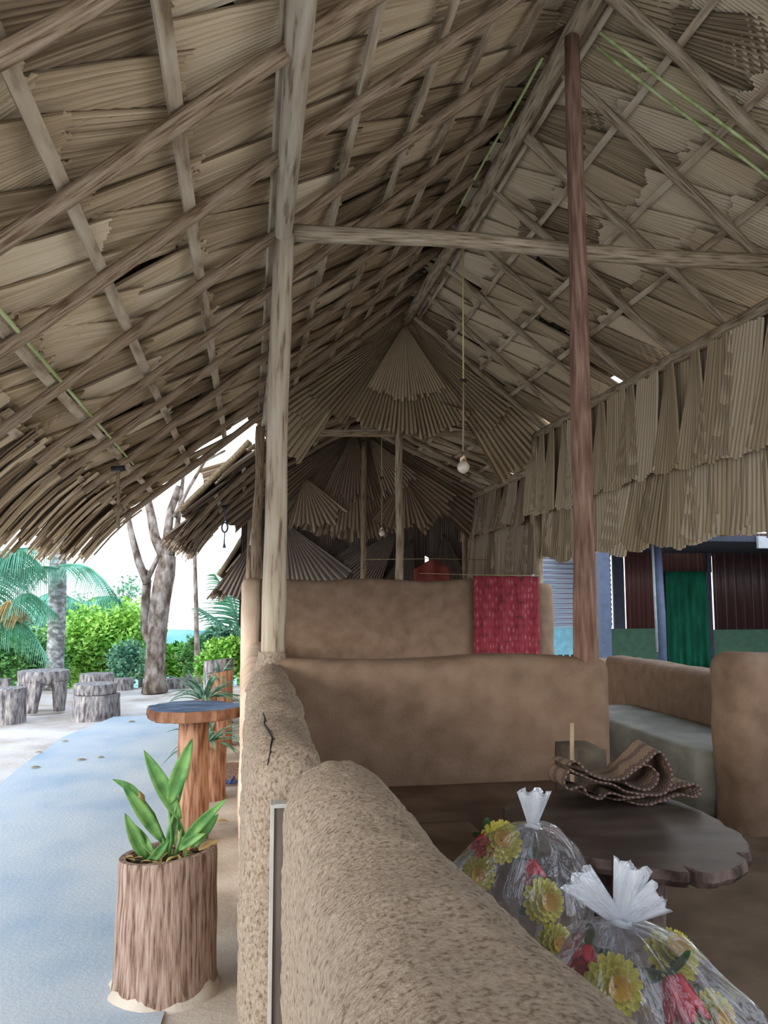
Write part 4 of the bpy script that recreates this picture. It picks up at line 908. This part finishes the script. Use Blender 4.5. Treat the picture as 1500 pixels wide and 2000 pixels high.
# stump table with wedge legs
def stump_table(loc, r, h, label):
    e = tag(empty('stump_table', loc), label, 'table'); L_ = Vector(loc)
    mb = MB(); pts = []; seg = 48; zc = h*.70
    for z, q in ((zc-.02, .9), (zc, .97), (h*.85, 1.0), (h-.01, 1.0), (h, .98)):
        for k in range(seg):
            a = 2*PI*k/seg; w_ = r*q*(1+.05*noise.noise((math.cos(a)*1.5, math.sin(a)*1.5, 2))); pts.append(L_+Vector((w_*math.cos(a), w_*math.sin(a), z)))
    mb.grid(pts, seg, 5, None, .5, True); mb.f.append(tuple(range(seg))[::-1]); mb.f.append(tuple(4*seg+k for k in range(seg))); mb.build('table_top', 'old_wood', e, auto=.8)
    for a0 in (-1.75, -.45, .95, 2.2, -2.9):
        mb = MB(); pts = []
        for j in range(8):
            t = j/7; z = h*.74*(1-t); wa = .46*(1-t)+.20*t; th = .10
            for (da, rr_) in ((-wa, 1.0), (-wa*.5, 1.01), (0, 1.02), (wa*.5, 1.01), (wa, 1.0), (wa*.8, 1-.32), (0, 1-.36), (-wa*.8, 1-.32)):
                a = a0+da; pts.append(L_+Vector((r*rr_*math.cos(a)*.99, r*rr_*math.sin(a)*.99, z)))
        mb.grid(pts, 8, 8, None, .5, True); mb.f.append(tuple(7*8+k for k in range(8))); mb.build('leg', 'old_wood', e)
q = at(73, 1392, z=0); stump_table(Vector((q.x, q.y+.25, 0)), .34, at(73, 1310, Y=q.y+.2).z, 'weathered stump table carved into wedge legs, out in the yard')
def log_stool(u, v, vt, wpx, label, name='log_stool', cat='stool', grp='log seats around the yard', flat=1.0, mat='old_wood', seed=0, lz=0):
    q = at(u, v, z=0); r = wpx/2*q.y/FP*1.0; q = Vector((q.x, q.y+r*.8, 0)); h = at(u, vt, Y=q.y-r*.5).z; mb = MB(); pts = []; seg = 40
    for z, f in ((-.1, 1.03), (h*.3, 1.0), (h*.7, .97), (h-.015, .98), (h, .95), (h+.004, .5), (h, .02)):
        for k in range(seg):
            a = 2*PI*k/seg; w_ = r*f*(1+.06*noise.noise((math.cos(a)*1.5+seed, math.sin(a)*1.5, 2))); pts.append(q+Vector((w_*math.cos(a), w_*math.sin(a)*flat, z)))
    mb.grid(pts, seg, 7, None, .5, True)
    return solo(name, mb, mat, label, cat, q, grp, auto=.8), q, h, r
o, q, h, r = log_stool(180, 1405, 1358, 86, 'low wide log seat with a round wooden disc on top, in the yard', seed=3)
mb = slab(MB(), (q.x-.02, q.y), r*.92, r*.9, h+.004, h+.14, 40, 3, .06)
solo('wood_disc', mb, 'old_wood', 'thick round wooden disc lying on the low wide log seat', 'wood slab', (q.x, q.y, h+.004), smooth=False)
log_stool(8, 1410, 1345, 60, 'upright log stool cut off by the left edge of the picture', seed=5)
log_stool(2, 1375, 1326, 24, 'small log stool half hidden behind the leftmost log stool', seed=6)
log_stool(183, 1360, 1317, 62, 'log stool behind the low wide log seat with the disc', seed=7)
log_stool(237, 1345, 1326, 40, 'low flat log left of the forked tree foot', seed=8)
log_stool(352, 1345, 1326, 64, 'low broad log right of the forked tree foot', seed=9, flat=.5)
log_stool(375, 1342, 1317, 26, 'rounded small log at the right end of the broad log', seed=10)
log_stool(458, 1372, 1368, 16, 'tiny flat disc of wood by the wall strip', seed=11)

# ================================================================== TREES AND PLANTS
def TP(u, v, Y): return at(u, v, Y=Y)
TY = 14.3
tr = tag(empty('forked_tree', at(300, 1345, Y=TY)), 'rough-barked tree forking into bare grey limbs in the middle of the yard', 'tree')
MB().tube([TP(300, 1352, TY), TP(300, 1320, TY), TP(303, 1270, TY), TP(308, 1220, TY), TP(315, 1170, TY), TP(322, 1120, TY), TP(328, 1085, TY)], [.23, .18, .165, .17, .165, .16, .13], 16, .25).build('trunk', 'bark', tr)
for pts_, rr_ in ((((300, 1262), (285, 1230), (284, 1180), (287, 1135), (282, 1115)), (.10, .085, .075, .075, .07)), (((287, 1140), (270, 1098), (258, 1050), (250, 1010)), (.075, .07, .055, .045)),
                  (((288, 1130), (300, 1105), (310, 1085)), (.05, .045, .04)), (((325, 1095), (304, 1050), (296, 1010), (285, 960)), (.10, .085, .075, .06)), (((328, 1092), (326, 1045), (332, 1000), (350, 950)), (.11, .08, .07, .06)),
                  (((333, 1085), (345, 1030), (352, 980), (358, 930)), (.07, .05, .04, .03)), (((340, 1010), (365, 960), (400, 900), (440, 880)), (.04, .03, .03, .02))):
    MB().tube([TP(u, v, TY+.05*i) for i, (u, v) in enumerate(pts_)], list(rr_), 10, .25).build('branch', 'bark', tr)
pole_t = tag(empty('slender_tree', at(383, 1330, Y=14)), 'thin straight sapling trunk between the forked tree and the mud wall', 'tree')
MB().tube([TP(386, 1335, 14), TP(384, 1250, 14), TP(382, 1150, 14), TP(379, 1050, 14), TP(380, 1000, 14)], [.06, .045, .035, .03, .03], 8, .1).build('trunk', 'bark', pole_t)

def frond(o, pts, parent, mat='frond', lf=.55, n=34, w=.032, hang=.8, seed=0, width=1.0):
    """coconut frond: arched midrib with paired hanging leaflets"""
    pts = [Vector(p) for p in pts]
    def cr_(t):
        x = t*(len(pts)-1); i = min(int(x), len(pts)-2); f = x-i; p0 = pts[max(i-1, 0)]; p1_ = pts[i]; p2 = pts[i+1]; p3 = pts[min(i+2, len(pts)-1)]
        return .5*((2*p1_)+(p2-p0)*f+(2*p0-5*p1_+4*p2-p3)*f*f+(3*p1_-p0-3*p2+p3)*f**3)
    mid = [cr_(i/20) for i in range(21)]; mb = MB(); mb.tube(mid, [.022*(1-.8*i/20)+.003 for i in range(21)], 6)
    for k in range(n):
        t = .06+.93*k/n; p = cr_(t); d = (cr_(min(1, t+.02))-cr_(max(0, t-.02))).normalized()
        side = d.cross(Vector((0, 0, 1)))
        side = side.normalized() if side.length > .05 else Vector((1, 0, 0))
        L_ = lf*(math.sin(PI*min(1, .15+t*.8))**.7)*random.uniform(.85, 1.1)
        for sg in (-1, 1):
            dd = (side*sg*width+d*.55+Vector((0, 0, -hang*random.uniform(.7, 1.2)*.5))).normalized(); q0 = p; tw = random.uniform(-.3, .3); pp = []
            ww = w
            for j in range(5):
                u_ = j/4; wd_ = ww*(1-u_*.85)
                nn = dd.cross(d).normalized()
                pp += [q0+d*wd_*.5, q0-d*wd_*.5+nn*.004]
                dd = (dd+Vector((0, 0, -hang*.28))).normalized(); q0 = q0+dd*(L_/4)
            mb.grid(pp, 2, 5)
    return mb.build('frond', mat, parent, solid=.002)
PY = 15.0
cp_ = tag(empty('coconut_palm', at(106, 1335, Y=PY)), 'coconut palm with pale spotted trunk behind the wedge-legged stump table', 'palm tree')
MB().tube([TP(103, 1345, PY), TP(106, 1300, PY), TP(110, 1220, PY), TP(113, 1150, PY), TP(114, 1090, PY), TP(116, 1040, PY)], [.19, .155, .15, .15, .14, .13], 16, .12).build('trunk', 'bark_palm', cp_)
for pts_, lf in ((((116, 1105), (160, 1104), (200, 1130), (232, 1175)), .55), (((116, 1110), (70, 1108), (20, 1125), (-40, 1170)), .9), (((116, 1060), (60, 1070), (0, 1078), (-70, 1120)), .8)):
    frond(None, [TP(u, v, PY-.4-.3*i) for i, (u, v) in enumerate(pts_)], cp_, lf=lf, n=40, hang=.9)
c2 = tag(empty('coconut_palm', at(-10, 1320, Y=13.2)), 'young coconut palm at the left edge with one yellowing frond', 'palm tree')
MB().tube([TP(-30, 1390, 13.2), TP(-28, 1240, 13.2)], [.12, .1], 10, .2).build('trunk', 'bark_palm', c2)
for pts_, lf, mt_ in ((((-30, 1230), (10, 1210), (55, 1225), (95, 1290)), .6, 'frond'), (((-30, 1240), (20, 1180), (60, 1160), (110, 1200)), .5, 'frond'), (((-30, 1230), (0, 1190), (20, 1175), (35, 1210)), .5, 'frond_dry'), (((-30, 1180), (0, 1110), (40, 1075), (85, 1110)), .7, 'frond'), (((-30, 1170), (-10, 1100), (15, 1080), (50, 1150)), .8, 'frond')):
    frond(None, [TP(u, v, 13.2-.1*i) for i, (u, v) in enumerate(pts_)], c2, mt_, lf, 36, hang=.9)
c3 = tag(empty('coconut_palm', at(150, 1290, Y=20)), 'distant coconut palm fronds between the spotted trunk and the forked tree', 'palm tree')
MB().tube([TP(160, 1420, 20), TP(158, 1180, 20)], [.16, .13], 8).build('trunk', 'bark_palm', c3)
for pts_, lf in ((((158, 1180), (200, 1165), (240, 1180), (285, 1270)), 1.2), (((158, 1180), (120, 1160), (80, 1165), (30, 1210)), 1.2), (((158, 1180), (190, 1175), (215, 1200), (230, 1280)), .9), (((158, 1185), (140, 1170), (100, 1190), (70, 1250)), .9), (((158, 1185), (220, 1172), (255, 1200), (300, 1330)), .9)):
    frond(None, [TP(u, v, 20-.1*i) for i, (u, v) in enumerate(pts_)], c3, 'frond', lf, 36, .075, hang=1.1)
c4 = tag(empty('coconut_palm', at(470, 1320, Y=17)), 'young coconut palm with upright fronds right beside the tall mud pier', 'palm tree')
MB().tube([TP(474, 1400, 17), TP(472, 1290, 17)], [.12, .1], 8).build('trunk', 'bark_palm', c4)
for pts_, lf in ((((472, 1290), (464, 1220), (445, 1165), (418, 1120)), .5), (((472, 1290), (460, 1250), (430, 1215), (385, 1185)), .5), (((472, 1290), (478, 1210), (470, 1150), (440, 1110)), .55), (((472, 1290), (440, 1262), (415, 1255), (392, 1265)), .45)):
    frond(None, [TP(u, v, 17-.1*i) for i, (u, v) in enumerate(pts_)], c4, 'frond', lf*1.7, 30, .06, hang=.35)
# bushes: every bush a thing with foliage and stems
def bush(u, v, Y, ru, rv, n, mat, label, ls=.07, seed=0, grp='bushes along the far side of the yard'):
    c = at(u, v, Y=Y); rx = ru*Y/FP; rz = rv*Y/FP; ry = rx*.7
    base = Vector((c.x, Y, at(u, v+rv, Y=Y).z)); e = tag(empty('leafy_bush', base), label, 'bush', grp)
    mb = MB()
    cl = [Vector((random.gauss(0, .45), random.gauss(0, .45), random.gauss(0, .4))) for _ in range(16)]
    for k in range(n):
        g = random.choice(cl); o = g+Vector((random.gauss(0, .26), random.gauss(0, .26), random.gauss(0, .24)))
        if o.length > 1.25: o = o.normalized()*random.uniform(.6, 1.2)
        p = c+Vector((o.x*rx, o.y*ry, o.z*rz)); s = ls*random.uniform(.6, 1.3)
        d = Vector((random.uniform(-1, 1), random.uniform(-1, 1), random.uniform(-.5, .8))).normalized(); w_ = d.cross(Vector((random.uniform(-1, 1), random.uniform(-1, 1), 1))).normalized(); nn = d.cross(w_)
        b = len(mb.v); mb.v += [tuple(p), tuple(p+d*s*.5+w_*s*.32+nn*s*.08), tuple(p+d*s), tuple(p+d*s*.5-w_*s*.32+nn*s*.08)]; mb.uv += [(0, 0)]*4; mb.t += [random.random()]*4
        mb.f += [(b, b+1, b+2), (b, b+2, b+3)]
    mb.build('foliage', mat, e, smooth=False)
    mb = MB()
    for k in range(6):
        g = random.choice(cl); mb.tube([base+Vector((random.uniform(-.1, .1), 0, -.35 if Y < 16 else -1.4)), base.lerp(c, .5)+Vector((g.x*rx*.3, g.y*ry*.3, 0)), c+Vector((g.x*rx, g.y*ry, g.z*rz))], [.02, .014, .006], 5)
    mb.build('stems', 'bark', e)
for i, a in enumerate(((150, 1268, 17.5, 75, 75, 3200, 'bush', 'bright green bush behind the low log seat, left part of the hedge'), (225, 1262, 17.0, 60, 72, 2800, 'bush', 'bright green bush left of the forked tree trunk'),
        (60, 1290, 16.0, 70, 50, 2200, 'bush_dark', 'mixed green bush behind the wedge-legged stump table'), (5, 1290, 15.0, 50, 60, 1800, 'bush_dark', 'darker bush at the left edge of the yard'),
        (255, 1300, 15.5, 38, 42, 1100, 'bush_blue', 'bluish grassy shrub just left of the forked tree foot'), (350, 1300, 17.5, 46, 36, 2000, 'bush', 'low green bush right of the forked tree trunk'),
        (400, 1290, 15.0, 40, 40, 1500, 'bush_dark', 'bush behind the sapling trunk'), (436, 1290, 12.5, 46, 42, 2600, 'bush', 'leafy bush growing over the weathered wide planter by the wall'), (445, 1252, 16, 45, 30, 1300, 'bush_blue', 'blue-green bush under the upright palm fronds'),
        (190, 1195, 24, 60, 40, 900, 'bush_blue', 'far blue-green tree crown behind the palm fronds'), (255, 1180, 21, 30, 55, 260, 'bush_blue', 'sparse leafy twigs left of the tree limbs'), (275, 1240, 18.5, 38, 60, 1200, 'bush', 'tall bush close behind the forked tree, left side'), (-30, 1240, 18, 70, 70, 1500, 'bush_blue', 'blue-green bush beyond the left edge palm'))):
    bush(*a[:5], int(a[5]*2), *a[6:], ls=.085 if a[2] < 16 else .11)
# far wooded hills
for k, (u, v, Y, rx, rz, lab) in enumerate(((400, 1300, 160, 26, 9, 'hazy blue wooded hill right of the forked tree'), (250, 1330, 190, 45, 10, 'long hazy blue hill low behind the hedge'))):
    c = at(u, v, Y=Y); mb = MB(); pts = []
    for j in range(14):
        for i in range(50):
            a = PI*i/49; b = PI/2*j/13; rr_ = 1+.14*noise.noise((math.cos(a)*5, j*.4, k*3))+.05*noise.noise((i*.9, j*.9, k))
            pts.append(c+Vector((rx*math.cos(a)*math.cos(b)*rr_, -14*math.sin(a)*math.cos(b), rz*math.sin(b)*rr_-rz*.3)))
    mb.grid(pts, 50, 14); solo('wooded_hill', mb, 'hill', lab, 'hill', c-Vector((0, 0, rz*.3)))
